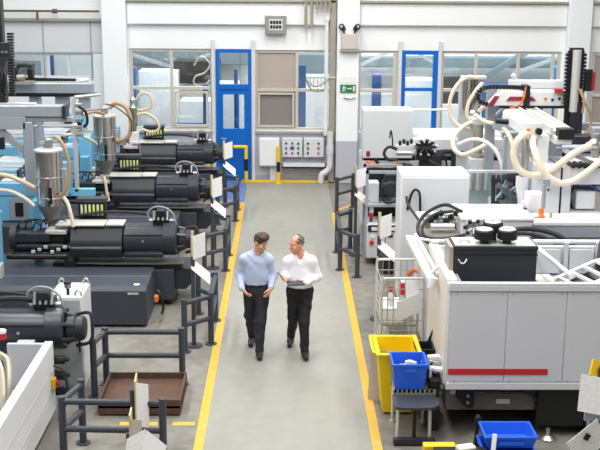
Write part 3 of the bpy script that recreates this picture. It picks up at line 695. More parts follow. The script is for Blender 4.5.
hose('beige hose curving down right of the slim far loader', [(-3.4, 25.0, 1.95), (-3.2, 25.0, 1.98), (-3.0, 25.0, 1.86), (-2.9, 25.0, 1.66), (-3.05, 25.0, 1.55), (-3.3, 25.0, 1.62)])
hose('tan hose arching down beside the nearest large hopper', [(-3.6, 16.95, 2.72), (-3.47, 16.9, 2.62), (-3.38, 16.88, 2.35), (-3.38, 16.86, 2.05), (-3.46, 16.86, 1.85), (-3.52, 16.88, 1.8)], .03, TAN)
hose('tan hose arching over and down beside the second hopper', [(-3.38, 21.0, 2.62), (-3.25, 21.0, 2.72), (-3.05, 20.98, 2.62), (-2.97, 20.96, 2.35), (-3.02, 20.95, 2.1), (-3.2, 20.96, 2.0), (-3.27, 21.0, 2.02)], .04, TAN)
hose('cream hose hanging from nearest hopper down to machine top', [(-3.5, 16.9, 1.78), (-3.42, 16.86, 1.68), (-3.37, 16.84, 1.5), (-3.34, 16.84, 1.3)], .03, HOSEP)
hose('cream hose hanging under the second hopper cone', [(-3.5, 20.84, 1.32), (-3.47, 20.8, 1.2), (-3.45, 20.8, 1.0), (-3.42, 20.8, .85)], .028, HOSEP)
hose('cream hose joining left pipes to the nearest hopper, lower one', [(-4.7, 17.0, 1.85), (-4.35, 16.95, 1.85), (-4.1, 16.9, 1.75), (-3.95, 16.9, 1.62)], .03, HOSEP)
hose('beige double bend hose left of the nearest hopper, upper one', [(-4.8, 17.0, 2.1), (-4.4, 16.95, 2.1), (-4.15, 16.92, 2.02), (-3.94, 16.95, 1.9)], .035, HOSE)
hose('cream hose slanting from left bracket to second hopper', [(-3.95, 19.4, 2.35), (-3.8, 19.8, 2.3), (-3.65, 20.4, 2.1), (-3.62, 20.85, 1.95)], .028, HOSEP)
hose('short tan hose from steel bracket to second hopper lid', [(-3.75, 20.2, 2.6), (-3.6, 20.5, 2.62), (-3.5, 20.8, 2.55), (-3.48, 20.92, 2.52)], .03, TAN)
hose('thin black cable arching between bracket and second hopper', [(-3.35, 20.4, 2.78), (-3.2, 20.5, 2.72), (-3.0, 20.6, 2.55), (-2.92, 20.7, 2.4), (-2.95, 20.8, 2.2)], .012, BLACK, 'cable', 'cable')

# gantry robots
def chain(q, pts, w=.08, h=.06, step=.045):
    P = [Vector(p) for p in pts]
    for a, b in zip(P, P[1:]):
        L = (b-a).length; k = max(1, int(L/step)); d = (b-a)/k
        for i in range(k): q.beam(a+d*(i+.08), a+d*(i+.8), w, h)
    return q
t = thing('gantry_robot', 'long grey robot beam on brackets high behind the second hopper', 'robot', (-5.6, 21.2, 1.5))
M().box(-8.5, -3.72, 21.15, 21.4, 2.88, 3.07).build('beam', BLUEG, t, bevel=.01)
M().box(-8.5, -3.68, 21.12, 21.42, 2.82, 2.87).build('guide_rail', BLACK, t)
M().box(-5.6, -3.75, 21.22, 21.36, 3.07, 3.1).build('top_strip', ALU, t)
M().box(-4.45, -4.2, 21.2, 21.4, 2.58, 2.82).box(-4.0, -3.8, 21.2, 21.4, 2.58, 2.82).build('bracket', BLUEG, t)
chain(M(), [(-5.3, 21.3, 3.14), (-4.05, 21.3, 3.12)]).build('cable_chain', BLACK, t)
M().cyl((-3.98, 21.28, 3.1), (-3.8, 21.28, 3.12), .05).build('end_sensor', SILVER, t)
M().box(-8.2, -7.9, 21.1, 21.5, .6, 2.82).box(-4.95, -4.75, 21.2, 21.4, 1.2, 2.82).build('support_post', BLUEG, t)
t = thing('gantry_robot', 'long grey robot beam with braced leg behind the nearest hopper', 'robot', (-5.6, 17.5, 1.7))
M().box(-8.5, -3.53, 17.45, 17.7, 2.95, 3.12).build('beam', BLUEG, t, bevel=.01)
M().box(-8.5, -4.15, 17.45, 17.68, 2.74, 2.95).box(-4.2, -3.4, 17.5, 17.6, 2.86, 2.94).build('lower_beam', MIDG, t, bevel=.01)
M().box(-3.56, -3.5, 17.42, 17.72, 2.92, 3.12).build('end_cap', SLATED, t)
M().box(-8.5, -4.0, 17.52, 17.66, 3.12, 3.15).build('top_strip', ALU, t)
M().box(-4.2, -4.04, 17.45, 17.65, 1.7, 2.86).box(-3.98, -3.9, 17.5, 17.62, 2.2, 2.86).build('support_post', BLUEG, t, bevel=.01)
M().beam((-4.75, 17.55, 2.86), (-4.12, 17.55, 2.3), .12, .1).build('diagonal_brace', BLUEG, t)
M().box(-4.85, -4.5, 17.42, 17.5, 2.42, 2.62).build('gripper', BLACK, t, bevel=.02)
M().cyl((-4.4, 17.55, 2.78), (-3.35, 17.55, 2.8), .03).build('air_pipe', ALU, t)
# black vertical robot axis
t = thing('robot_arm', 'black vertical robot axis with cable chain at top left corner', 'robot', (-4.5, 17.6, 3.1))
M().box(-4.75, -4.4, 17.75, 17.95, 3.13, 5.2).build('column', BLACK, t, bevel=.01)
M().box(-4.6, -4.26, 17.65, 17.75, 3.85, 4.1).prism([(-4.6, 3.75), (-4.6, 3.85), (-4.26, 3.85), (-4.4, 3.75)], 'y', 17.65, 17.75).build('mounting_plate', SLATED, t, bevel=.008)
chain(M(), [(-4.3, 17.8, 3.25), (-4.28, 17.8, 4.25)], .1, .09).build('cable_chain', BLACK, t)
M().box(-4.5, -4.36, 17.6, 17.75, 2.95, 3.25).cyl((-4.45, 17.62, 2.7), (-4.45, 17.62, 3.1), .03).build('gripper', BLACK, t)
q = M()
for k in range(4): q.cyl((-4.5+.06*k, 17.62, 3.95), (-4.5+.06*k, 17.66, 3.95), .02)
q.build('bolt_head', SILVER, t)
q = M().tube([(-4.5, 17.7, 3.8), (-4.4, 17.62, 3.6), (-4.46, 17.6, 3.4), (-4.4, 17.62, 3.2)], .02).tube([(-4.42, 17.66, 3.75), (-4.34, 17.6, 3.55), (-4.38, 17.6, 3.3)], .015)
q.build('air_hose', DARKM, t)
t.location.x -= .12
t = thing('servo_motor', 'black and brown servo motor assembly on left end of back robot beam', 'motor', (-4.9, 21.0, 3.07))
M().box(-5.2, -5.08, 20.95, 21.1, 3.12, 3.4).box(-4.9, -4.8, 20.94, 21.12, 3.18, 3.38).build('housing', BLACK, t, bevel=.02)
M().tube([(-5.1, 21.0, 3.38), (-5.05, 21.0, 3.42), (-4.98, 21.0, 3.43), (-4.9, 21.0, 3.43), (-4.85, 21.0, 3.4), (-4.85, 21.0, 3.2)], .035).build('cable_guide', BLACK, t)
M().box(-5.2, -4.8, 20.94, 21.12, 3.07, 3.13).cyl((-5.1, 20.98, 3.2), (-4.95, 20.98, 3.2), .06).build('gear_head', GALV, t)
# upright steel bracket with fittings between the hoppers
t = thing('valve_bracket', 'upright steel bracket with valves between the two large hoppers', 'bracket', (-3.7, 19.2, 1.5))
M().box(-3.74, -3.68, 19.15, 19.25, 1.38, 3.05).box(-3.78, -3.4, 19.17, 19.23, 2.42, 2.48).build('plate', ALU, t)
q = M()
for k in range(5): q.cyl((-3.66, 19.14, 2.4+.13*k), (-3.55, 19.1, 2.4+.13*k), .035)
q.build('valve', SILVER, t)
M().tube([(-3.6, 19.15, 2.5), (-3.48, 19.15, 2.6), (-3.5, 19.15, 2.8), (-3.62, 19.12, 2.9)], .025).build('valve_hose', BLACK, t)
M().path([(-3.7, 19.2, 3.05), (-3.3, 19.5, 3.06)], .03).path([(-3.7, 19.2, 2.8), (-3.2, 19.8, 2.78)], .02).build('pipe', SILVER, t)
M().box(-4.6, -3.4, 19.15, 19.3, 1.3, 1.42).build('foot', LBLUE, t)
M().box(-3.95, -3.8, 19.1, 19.3, 1.36, 1.9).build('post', LBLUE, t)
# rusty tray
t = thing('drip_tray', 'shallow rusty brown steel tray on floor behind lower left rail', 'tray', (-1.75, 12.95, 0))
M().box(-2.27, -1.27, 12.47, 13.4, .1, .13).build('bottom', RUST, t)
M().box(-2.27, -1.27, 12.47, 12.5, .02, .21).box(-2.27, -1.27, 13.37, 13.4, .1, .21).box(-2.27, -2.24, 12.5, 13.37, .1, .21).box(-1.3, -1.27, 12.5, 13.37, .02, .21).build('rim', RUST, t, bevel=.004)
for x, y in ((-2.2, 12.55), (-1.35, 12.55), (-2.2, 13.3), (-1.35, 13.3)): M().box(x-.05, x+.05, y-.05, y+.05, 0, .1).build('foot', RUST, t)
# ================================================================ RIGHT: NEAREST WHITE MACHINE
t = thing('molding_machine', 'large light grey panelled machine with red stripe at lower right', 'machine', (3.2, 12.7, 0))
fr = M().box(1.84, 4.6, 11.82, 11.95, .62, 1.80).build('front_wall', GREYP, t, bevel=.006)
for a, b in ((1.87, 2.497), (2.503, 3.167), (3.173, 3.84), (3.846, 4.58)):
    p = M().box(a, b, 11.805, 11.83, .715, 1.795).build('cover_panel', GREYP, t, bevel=.004)
    q = M()
    for x in (a+.06, b-.06):
        for z in (.73, 1.77): q.cyl((x, 11.80, z), (x, 11.81, z), .009, n=8)
    q.build('screw', MIDG, p)
M().box(1.86, 3.0, 11.797, 11.806, .805, .875).build('red_stripe', RED, t)
M().box(1.84, 4.6, 11.8, 11.9, .62, .705).build('skirt', PANEL, t, bevel=.006)
M().box(1.83, 4.6, 11.79, 11.93, 1.80, 1.87).build('rim', GREYP, t, bevel=.006)
M().box(1.83, 4.6, 11.79, 11.85, 1.87, 1.9).build('top_rail', WHITE, t, bevel=.008)
M().box(1.83, 1.95, 11.95, 13.6, .62, 1.9).build('side_wall', CREAM, t, bevel=.012)
M().box(1.97, 2.0, 12.0, 13.5, 1.5, 1.86).build('side_lining', MIDG, t)
M().box(1.83, 4.6, 13.55, 13.65, .62, 1.86).build('rear_wall', GREYP, t, bevel=.01)
M().box(1.95, 4.6, 11.95, 13.55, 1.45, 1.5).build('inner_deck', MIDG, t)
M().cyl((1.85, 13.55, 1.93), (4.6, 13.55, 1.93), .028, n=12).build('rear_rail', WHITE, t)
M().cyl((3.08, 13.5, 1.96), (3.24, 11.95, 1.94), .028, n=12).build('brace_tube', WHITE, t)
for x in (3.55, 3.95): M().box(x, x+.05, 13.49, 13.56, 1.5, 1.93).build('stay', GREYP, t)
M().box(3.12, 3.5, 13.5, 13.53, 1.52, 1.84).box(3.62, 3.93, 13.5, 13.53, 1.52, 1.84).build('inner_panel', PANEL, t, bevel=.008)
M().box(2.98, 3.2, 12.5, 12.8, 1.5, 1.72).build('terminal_box', CREAM, t, bevel=.01)
M().beam((3.75, 12.7, 1.6), (3.95, 13.2, 2.0), .1, .1).build('black_strut', BLACK, t)
M().box(1.9, 4.5, 12.0, 13.5, .5, .62).build('chassis', SLATED, t)
M().box(1.88, 3.0, 11.98, 12.06, .3, .56).build('frame_beam', DULL, t)
M().box(2.46, 2.62, 11.968, 11.98, .38, .44).build('type_plate', ALU, t)
M().prism([(2.0, .62), (2.18, .62), (2.18, .37), (2.1, .37), (1.98, .5)], 'y', 11.86, 11.96).build('black_bracket', BLACK, t)
for x, z in ((2.11, .52), (2.11, .44)): M().cyl((x, 11.85, z), (x, 11.87, z), .02, n=10).build('bolt', SILVER, t)
M().cyl((1.93, 11.84, .58), (1.93, 11.9, .58), .035).build('brass_fitting', GALV, t)
M().tube([(2.05, 11.88, .6), (2.5, 11.85, .57), (2.8, 11.88, .55), (2.95, 11.95, .42)], .02).build('hose', BLACK, t)
M().box(2.92, 3.5, 11.9, 12.4, .12, .6).build('pump_housing', BLACK, t, bevel=.02)
M().box(3.5, 3.9, 11.85, 12.3, .1, .62).build('radiator_box', SLATED, t)
q = M()
for k in range(5): q.box(3.5+.08*k, 3.54+.08*k, 11.82, 11.86, .14, .54)
q.build('radiator_fin', MIDG, t)
for x, y in ((3.05, 11.82), (4.3, 11.9), (2.0, 13.4), (4.3, 13.4)):
    f = M().lathe((x, y, 0), (x, y, .06), [(0, .1), (.4, .1), (1, .05)], 18).cyl((x, y, .05), (x, y, .62 if y > 12.8 or x > 4 else .14), .025).build('levelling_foot', SILVER, t)
M().box(2.0, 4.4, 12.6, 13.45, .06, .5).build('oil_tank', BLACK, t)
# tilted white guard arm at its left rear
tag(M().beam((1.62, 14.0, 1.87), (1.74, 12.55, 1.7), .1, .06).beam((1.7, 14.0, 1.9), (1.82, 12.65, 1.75), .04, .05).path([(1.62, 13.95, 1.88), (1.9, 13.6, 1.92)], .02).path([(1.72, 12.7, 1.72), (1.86, 12.7, 1.86)], .02).cyl((1.72, 12.5, 1.62), (1.76, 12.5, 1.76), .05).build('sloping_barrier', WHITE, bevel=.01), 'white sloping guard rail arm at rear left corner of the striped machine', 'guard')
# dark box in the open top
t = thing('drive_unit', 'dark slate box with grey lid sitting in open top of striped machine', 'machine box', (2.44, 12.5, 1.5))
M().box(1.95, 2.92, 12.3, 12.72, 1.5, 2.15).build('housing', SLATED, t, bevel=.008)
M().box(1.945, 2.925, 12.295, 12.31, 2.08, 2.1).build('seam', BLACK, t)
M().box(1.94, 2.93, 12.29, 12.73, 2.15, 2.19).build('rim', SLATED, t, bevel=.006)
M().box(1.97, 2.9, 12.32, 12.71, 2.185, 2.197).build('lid', ALU, t)
M().box(1.9, 1.945, 12.3, 12.72, 1.5, 2.18).build('side_plate', GALV, t)
M().tube([(2.0, 12.285, 2.04), (2.03, 12.265, 2.0), (2.07, 12.265, 2.0), (2.1, 12.285, 2.04)], .009).build('handle', SILVER, t)
M().tube([(2.03, 12.45, 2.2), (2.06, 12.42, 2.23), (2.12, 12.42, 2.23), (2.15, 12.45, 2.2)], .009).build('handle', SILVER, t)
for k, (x, y) in enumerate(((2.32, 12.45), (2.59, 12.45), (2.45, 12.62))):
    c = thing('round_cap', ['front left', 'front right', 'rear'][k]+' of three round black caps on the dark box', 'cap', (x, y, 2.197), 'black caps on the dark box')
    z = .05 if k == 2 else 0
    M().cyl((x, y, 2.197), (x, y, 2.25+z), .05).build('stem', BLACK, c)
    M().lathe((x, y, 2.24+z), (x, y, 2.36+z), [(0, .1), (.08, .118), (.85, .118), (1, .105)], 28).build('drum', BLACK, c)
    M().lathe((x, y, 2.358+z), (x, y, 2.37+z), [(0, .1), (1, .09)], 28).cyl((x, y, 2.37+z), (x, y, 2.385+z), .03).build('top_disc', ALU, c)
# ladder shaped cable track
t = thing('cable_track', 'white and black ladder like cable track in open top of striped machine', 'cable track', (3.7, 12.7, 1.5))
M().beam((3.25, 12.35, 1.56), (4.4, 12.9, 1.9), .5, .04).build('black_bed', BLACK, t)
M().beam((3.22, 12.12, 1.62), (4.37, 12.67, 1.96), .05, .05).beam((3.05, 12.6, 1.62), (4.25, 13.15, 1.96), .05, .05).build('side_rail', WHITE, t)
for k in range(7):
    f = .06+k*.14; a = Vector((3.22, 12.12, 1.63)).lerp((4.37, 12.67, 1.97), f); b = Vector((3.05, 12.6, 1.63)).lerp((4.25, 13.15, 1.97), f)
    M().beam(a, b, .05, .03).build('rung', WHITE, t)
M().box(3.3, 4.4, 11.98, 12.2, 1.5, 1.6).build('grey_bar', ALU, t)

# ================================================================ RIGHT: SECOND MACHINE
t = thing('molding_machine', 'long light grey machine behind the striped machine, with open window', 'machine', (4, 15.4, 0))
M().box(1.95, 5.6, 14.3, 16.2, .1, 1.72).build('base', GREYP, t, bevel=.02)
M().box(3.36, 5.6, 14.4, 14.85, 1.72, 1.93).build('grey_beam', BLUEG, t, bevel=.012)
M().box(3.34, 5.6, 14.38, 14.87, 1.93, 2.0).build('beam_cover', WHITE, t, bevel=.02)
M().box(3.0, 5.6, 14.2, 14.3, 1.75, 1.8).build('black_trim', BLACK, t)
M().box(3.72, 4.055, 15.9, 16.8, 1.72, 2.45).box(4.085, 4.22, 15.9, 16.8, 1.72, 2.45).box(4.22, 5.6, 15.9, 16.8, 2.2, 2.45).box(4.22, 5.6, 15.9, 16.8, 1.72, 1.78).build('enclosure', GREYP, t, bevel=.01)
M().box(4.05, 4.09, 15.92, 16.8, 1.72, 2.44).box(4.2, 5.6, 16.5, 16.7, 1.76, 2.22).build('dark_interior', BLACK, t)
M().box(4.33, 4.62, 16.0, 16.25, 1.8, 2.08).build('white_block', WHITE, t, bevel=.02)
M().box(4.62, 4.72, 16.02, 16.3, 1.78, 2.15).cyl((4.25, 16.3, 2.1), (5.4, 16.3, 2.12), .04).cyl((4.3, 16.25, 1.95), (4.34, 16.25, 1.95), .1).build('mould_part', GALV, t)
M().tube([(4.3, 16.1, 2.15), (4.5, 16.0, 2.18), (4.75, 16.05, 2.05), (5.0, 16.1, 2.15)], .02).tube([(4.85, 16.0, 2.18), (4.95, 15.98, 2.0), (5.1, 16.05, 1.9)], .025).build('blue_cable', NAVYB, t)
M().cyl((3.88, 15.89, 2.12), (3.88, 15.9, 2.12), .018, n=10).build('key_lock', BLACK, t)
q = M()
for k in range(16): q.box(4.2+.09*k, 4.25+.09*k, 15.85, 16.2, 2.455, 2.5)
q.build('vent_grille', BLACK, t)
M().cyl((3.62, 14.6, 2.0), (3.62, 14.6, 2.07), .02).cyl((4.6, 14.6, 2.0), (4.6, 14.6, 2.09), .03).build('brass_nipple', GALV, t)
bx = thing('switch_box', 'flat white topped box behind the dark slate box', 'box', (2.8, 14.9, 1.72))
M().prism([(2.38, 1.72), (2.38, 2.0), (3.34, 2.0), (3.34, 1.72)], 'y', 14.42, 15.3).build('body', GREYP, bx, bevel=.015)
M().box(2.36, 2.74, 14.4, 15.32, 2.0, 2.03).box(2.75, 3.36, 14.4, 15.32, 2.0, 2.03).build('lid', WHITE, bx, bevel=.006)
bx = thing('terminal_box', 'small upright white box with black cable loop above the grey beam', 'box', (3.4, 15.05, 1.72))
M().box(3.38, 3.6, 15.0, 15.22, 1.88, 2.25).build('body', WHITE, bx, bevel=.012)
M().box(3.44, 3.54, 15.22, 15.35, 1.72, 2.0).build('bracket', MIDG, bx)
M().tube([(3.36, 14.97, 2.05), (3.24, 14.95, 1.92), (3.22, 14.95, 1.8), (3.32, 14.95, 1.74), (3.42, 14.96, 1.8), (3.42, 14.98, 1.92)], .018).build('cable', BLACK, bx)
q = M()
for k in range(5): q.sphere((3.32+.02*(k % 2), 15.02, 1.98+.035*k), .03, n=8)
q.build('cable_gland', ALU, bx)
vv = thing('valve', 'red and orange valve group beside small white upright box', 'valve', (3.47, 14.7, 2.0))
M().cyl((3.49, 14.62, 1.9), (3.49, 14.62, 2.12), .035).sphere((3.49, 14.6, 2.0), .055).build('red_body', ORANGE, vv)
M().box(3.36, 3.44, 14.55, 14.62, 1.9, 2.0).cyl((3.52, 14.66, 2.12), (3.52, 14.66, 2.45), .03).box(3.5, 3.6, 14.66, 14.72, 2.42, 2.52).build('black_body', MIDG, vv)
# hydraulic valve cluster with looping hoses left of it
t = thing('hydraulic_unit', 'silver cylinder and valves with looping black hoses before the big white cabinet', 'hydraulics', (2.1, 14.8, 1.72))
M().cyl((1.98, 14.6, 1.86), (2.3, 14.6, 1.86), .06).build('cylinder', SILVER, t)
M().box(1.9, 2.36, 14.5, 15.3, 1.72, 1.78).build('base_plate', GALV, t)
q = M(); random.seed(3)
for k in range(9):
    x = 1.95+.06*k; y = 14.9+.1*random.random(); z = 1.84+.12*random.random(); q.cyl((x, y, 1.76), (x, y, z+.05), .035).cyl((x-.05, y-.05, z), (x+.05, y-.06, z), .025)
for k in range(8):
    a = k*.8; q.cyl((2.52, 14.36, 1.93), (2.52+.13*math.cos(a), 14.3, 1.93+.1*math.sin(a)), .028)
q.build('fitting', SILVER, t)
q = M()
for k in range(6):
    x = 2.0+.07*k; q.sphere((x, 14.75, 1.92+.05*(k % 3)), .045, n=8)
for k in range(7):
    a = k*.9+.3; q.sphere((2.52+.12*math.cos(a), 14.26, 1.93+.1*math.sin(a)), .03, n=8)
q.build('plug', BLACK, t)
M().tube([(2.4, 14.6, 2.08), (2.2, 14.8, 2.13), (1.95, 14.7, 2.05), (1.8, 14.5, 1.93), (1.8, 14.3, 1.82), (1.95, 14.15, 1.74), (2.2, 14.1, 1.76), (2.5, 14.1, 1.8)], .025).tube([(2.3, 14.7, 2.06), (2.05, 14.7, 2.02), (1.86, 14.5, 1.9), (1.88, 14.3, 1.8), (2.1, 14.2, 1.8), (2.4, 14.25, 1.84)], .022).tube([(1.9, 15.2, 1.8), (1.78, 15.6, 1.95), (1.76, 15.7, 2.05)], .02).build('hydraulic_hose', RUBBER, t)
tag(M().tube([(2.95, 14.25, 1.9), (3.25, 14.2, 1.94), (3.55, 14.1, 1.9), (3.8, 14.0, 1.76), (3.9, 13.95, 1.68)], .035).tube([(2.95, 14.2, 1.86), (3.2, 14.1, 1.9), (3.5, 14.05, 1.82), (3.7, 13.95, 1.7)], .03).build('hydraulic_hose', RUBBER), 'pair of thick black hoses arching right of the black round caps', 'hose')
tag(M().tube([(1.9, 16.74, 1.62), (1.94, 16.7, 1.85), (2.0, 16.68, 1.95), (2.07, 16.68, 1.9), (2.09, 16.7, 1.7), (2.1, 16.74, 1.4)], .02).build('black_cable', BLACK), 'thin black cable looping on face of the big white cabinet', 'cable')
t = thing('switch_cabinet', 'big plain white cabinet in middle of right side, facing aisle end', 'cabinet', (2.35, 17.1, 0))
M().box(1.79, 2.86, 16.78, 17.5, .15, 2.17).build('body', WHITE, t, bevel=.015)
M().box(1.81, 2.84, 16.765, 16.79, .2, 2.12).build('door', PANEL, t, bevel=.006)
M().box(1.85, 2.8, 16.85, 17.45, 0, .15).build('plinth', BLACK, t)
M().tube([(1.82, 15.6, .9), (1.9, 15.5, 1.0), (2.0, 15.4, .95)], .04).build('orange_cable', ORANGE, t)

# mould area behind the cabinet, with clear guard
t = thing('molding_machine', 'machine with clear guard, flow tubes and dark tooling behind white cabinet', 'machine', (3.9, 18.4, 0))
M().box(2.9, 5.5, 17.6, 19.4, .1, 1.3).build('base', GREYP, t, bevel=.02)
M().box(2.92, 4.0, 17.75, 17.77, 1.3, 2.02).build('clear_guard', CLEAR, t)
M().box(2.9, 4.05, 17.73, 17.79, 2.02, 2.06).box(2.9, 2.94, 17.73, 17.79, 1.3, 2.02).box(3.96, 4.0, 17.73, 17.79, 1.3, 2.02).build('guard_frame', GREYP, t)
fl = M().box(3.02, 3.46, 18.4, 18.55, 1.3, 1.62).build('flow_block', ALU, t)
for k in range(6):
    M().cyl((3.06+.07*k, 18.36, 1.6), (3.06+.07*k, 18.36, 1.92), .026, n=10).build('flow_tube', CREAM if k % 2 else GALV, fl)
q = M(); random.seed(11)
for k in range(14):
    q.cbox((3.55+.45*random.random(), 18.0+.5*random.random(), 1.4+.5*random.random()), (.16, .14, .1), rz=random.random())
for k in range(6): q.cyl((3.5+.09*k, 18.1, 1.3), (3.5+.09*k, 18.2, 1.9), .035)
q.build('dark_tooling', BLACK, t, bevel=.01)
q = M(); random.seed(12)
for k in range(10): q.cyl((3.5+.45*random.random(), 17.9, 1.35+.5*random.random()), (3.6+.45*random.random(), 17.95, 1.4+.5*random.random()), .03)
q.build('tooling_fitting', SILVER, t)
M().box(3.66, 3.72, 18.2, 18.3, 1.3, 2.55).box(4.3, 4.4, 17.7, 17.8, 1.3, 2.85).build('guard_post', MIDG, t)
M().box(4.1, 5.5, 18.0, 19.2, 1.3, 2.1).build('rear_block', PANEL, t, bevel=.02)
M().box(4.2, 5.5, 18.6, 18.8, 2.1, 2.3).cyl((3.9, 17.9, 2.4), (5.5, 17.9, 2.42), .06).cyl((3.9, 17.7, 2.25), (5.5, 17.7, 2.27), .045).box(3.6, 5.5, 18.9, 19.05, 2.55, 2.68).build('grey_beam', BLUEG, t, bevel=.012)
M().box(4.75, 5.3, 18.0, 18.3, 2.3, 2.6).box(4.3, 4.7, 18.2, 18.4, 2.1, 2.45).build('dark_block', SLATED, t, bevel=.02)
M().box(5.05, 5.4, 17.9, 18.1, 2.42, 2.75).box(4.4, 4.55, 17.85, 18.0, 2.1, 2.6).build('rail_carriage', MIDG, t, bevel=.015)

# robot arm box + post
t = thing('robot_arm', 'white elongated robot beam end with black knob pointing toward viewer', 'robot', (3.9, 17.3, 2.78))
M().prism([(3.5, 2.88), (3.5, 3.04), (3.54, 3.08), (3.78, 3.08), (3.81, 3.04), (3.81, 2.84), (3.57, 2.84)], 'y', 16.2, 17.7).build('housing', WHITE, t, bevel=.015)
M().cyl((3.75, 16.19, 2.95), (3.75, 16.12, 2.95), .05, n=20).build('black_knob', BLACK, t)
M().cyl((3.6, 16.2, 2.96), (3.6, 16.17, 2.96), .028).build('orange_button', ORANGE, t)
M().box(3.98, 4.3, 16.4, 18.8, 2.86, 2.92).box(3.98, 4.02, 16.4, 18.8, 2.92, 2.97).box(4.12, 4.15, 16.4, 18.8, 2.92, 2.95).box(4.26, 4.3, 16.4, 18.8, 2.92, 2.97).build('guide_rail', ALU, t)
M().box(4.06, 4.3, 16.2, 16.4, 2.82, 2.98).build('end_stop', BLACK, t, bevel=.01)
M().box(4.02, 4.28, 16.25, 18.9, 2.74, 2.86).box(3.7, 4.28, 16.6, 16.9, 2.76, 2.86).box(3.78, 3.96, 16.35, 16.6, 1.72, 2.86).build('white_post', WHITE, t, bevel=.015)
M().cyl((3.5, 17.2, 2.94), (3.3, 17.2, 2.96), .045).build('sensor', BLACK, t)
t = thing('robot_arm', 'white and maroon robot cross beam with black chain loop at right', 'robot', (4.3, 19.0, 2.9))
M().prism([(3.5, 2.97), (3.72, 3.22), (5.0, 3.22), (5.0, 2.97)], 'y', 18.95, 19.25).build('beam', WHITE, t, bevel=.01)
M().prism([(3.48, 2.97), (3.6, 3.14), (3.68, 3.14), (3.58, 2.97)], 'y', 18.93, 18.96).prism([(3.8, 3.06), (3.86, 3.13), (4.25, 3.13), (4.32, 3.06)], 'y', 18.93, 18.96).build('maroon_accent', MAROON, t)
M().box(3.7, 5.0, 18.94, 19.2, 2.93, 2.97).build('black_strip', BLACK, t)
for k, mt in enumerate((ORANGE, BLACK, BLACK)): M().cyl((4.48+.12*k, 18.95, 3.1-.02*(k % 2)), (4.48+.12*k, 18.93, 3.1-.02*(k % 2)), .024, n=10).build('button', mt, t)
lp = [(4.1, 19.1, 3.27), (3.8, 19.1, 3.28), (3.5, 19.1, 3.28), (3.36, 19.1, 3.22), (3.31, 19.1, 3.12), (3.35, 19.1, 3.03), (3.46, 19.1, 2.98), (3.6, 19.1, 2.98)]
chain(M(), lp, .1, .07, .05).build('cable_chain', BLACK, t)
M().box(4.1, 4.2, 18.9, 19.2, 2.9, 3.32).build('chain_clamp', BLACK, t)
M().tube([(4.12, 18.9, 3.3), (4.08, 18.86, 3.1), (3.98, 18.86, 2.98), (3.85, 18.86, 2.95)], .015).build('orange_cable', ORANGE, t)
M().box(3.95, 4.9, 19.4, 19.6, 3.22, 3.36).cyl((4.05, 19.5, 3.36), (4.0, 19.45, 3.46), .04).build('rear_beam', PANEL, t, bevel=.01)
M().box(4.95, 5.15, 19.0, 19.2, 2.0, 2.95).box(3.55, 3.7, 19.3, 19.5, 1.3, 3.25).build('post', MIDG, t)
t = thing('robot_arm', 'upright stainless and black robot axis with maroon plate at right', 'robot', (4.95, 18.85, 2.3))
M().cyl((4.93, 18.76, 2.9), (4.93, 18.76, 3.95), .075, n=16).build('steel_column', ALU, t)
q = chain(M(), [(4.8, 18.82, 2.95), (4.8, 18.82, 3.9)], .07, .09, .06); chain(q, [(5.06, 18.82, 2.95), (5.06, 18.82, 3.9)], .07, .09, .06)
q.box(4.8, 5.08, 18.84, 18.9, 2.5, 3.93).box(4.82, 5.05, 18.78, 18.88, 3.9, 3.98).build('black_rack', BLACK, t)
M().box(5.1, 5.22, 18.75, 18.9, 3.25, 3.62).build('black_motor', BLACK, t, bevel=.01)
M().box(5.2, 5.25, 18.7, 18.92, 3.27, 3.58).build('maroon_plate', MAROON, t)
M().box(4.62, 4.75, 18.85, 18.95, 3.22, 3.28).build('maroon_block', RED, t)
M().box(4.88, 5.08, 18.7, 18.88, 2.35, 3.05).cyl((4.9, 18.68, 2.2), (4.9, 18.68, 2.6), .03).cyl((5.02, 18.68, 2.2), (5.02, 18.68, 2.6), .03).build('gripper', SLATED, t, bevel=.01)
M().tube([(5.02, 18.7, 3.3), (5.1, 18.65, 3.05), (5.2, 18.65, 2.85), (5.2, 18.65, 2.65), (5.1, 18.65, 2.5)], .018).tube([(4.98, 18.68, 3.3), (5.06, 18.62, 3.1), (5.05, 18.62, 2.9)], .02).build('air_hose', TAN, t)

# loader with hoses + stainless column
t = thing('hopper_loader', 'stainless loader tower with looping cream hoses, right of blue framed door', 'loader', (3.4, 20.2, 1.9))
M().cyl((3.32, 20.2, 2.75), (3.32, 20.2, 3.32), .09, n=18).cyl((3.52, 20.2, 2.8), (3.52, 20.2, 3.28), .07, n=18).build('tube', STEEL, t)
M().box(3.2, 3.66, 20.1, 20.3, 3.3, 3.36).build('cap', ALU, t, bevel=.01)
q = M().cyl((3.48, 20.1, 2.62), (3.48, 20.1, 2.85), .08).sphere((3.42, 20.05, 2.68), .08)
q.build('valve', SILVER, t)
M().lathe((3.46, 19.6, 1.95), (3.46, 19.6, 2.55), [(0, .12), (.1, .12), (.12, .085), (1, .085)], 18).build('lower_column', GALV, t)
M().box(3.3, 3.62, 19.45, 19.75, 1.72, 1.95).build('base_block', PANEL, t, bevel=.015)
M().box(3.35, 3.56, 19.6, 20.25, 2.55, 2.64).box(3.2, 3.6, 20.3, 20.4, 1.5, 3.3).build('mount', PANEL, t)
hose('outer cream hose loop left of the stainless loader tower', [(3.45, 20.0, 3.34), (3.28, 19.95, 3.36), (3.1, 19.95, 3.22), (2.98, 19.95, 2.95), (3.0, 19.95, 2.65), (3.15, 19.9, 2.48), (3.35, 19.88, 2.42)], .035, HOSEP)
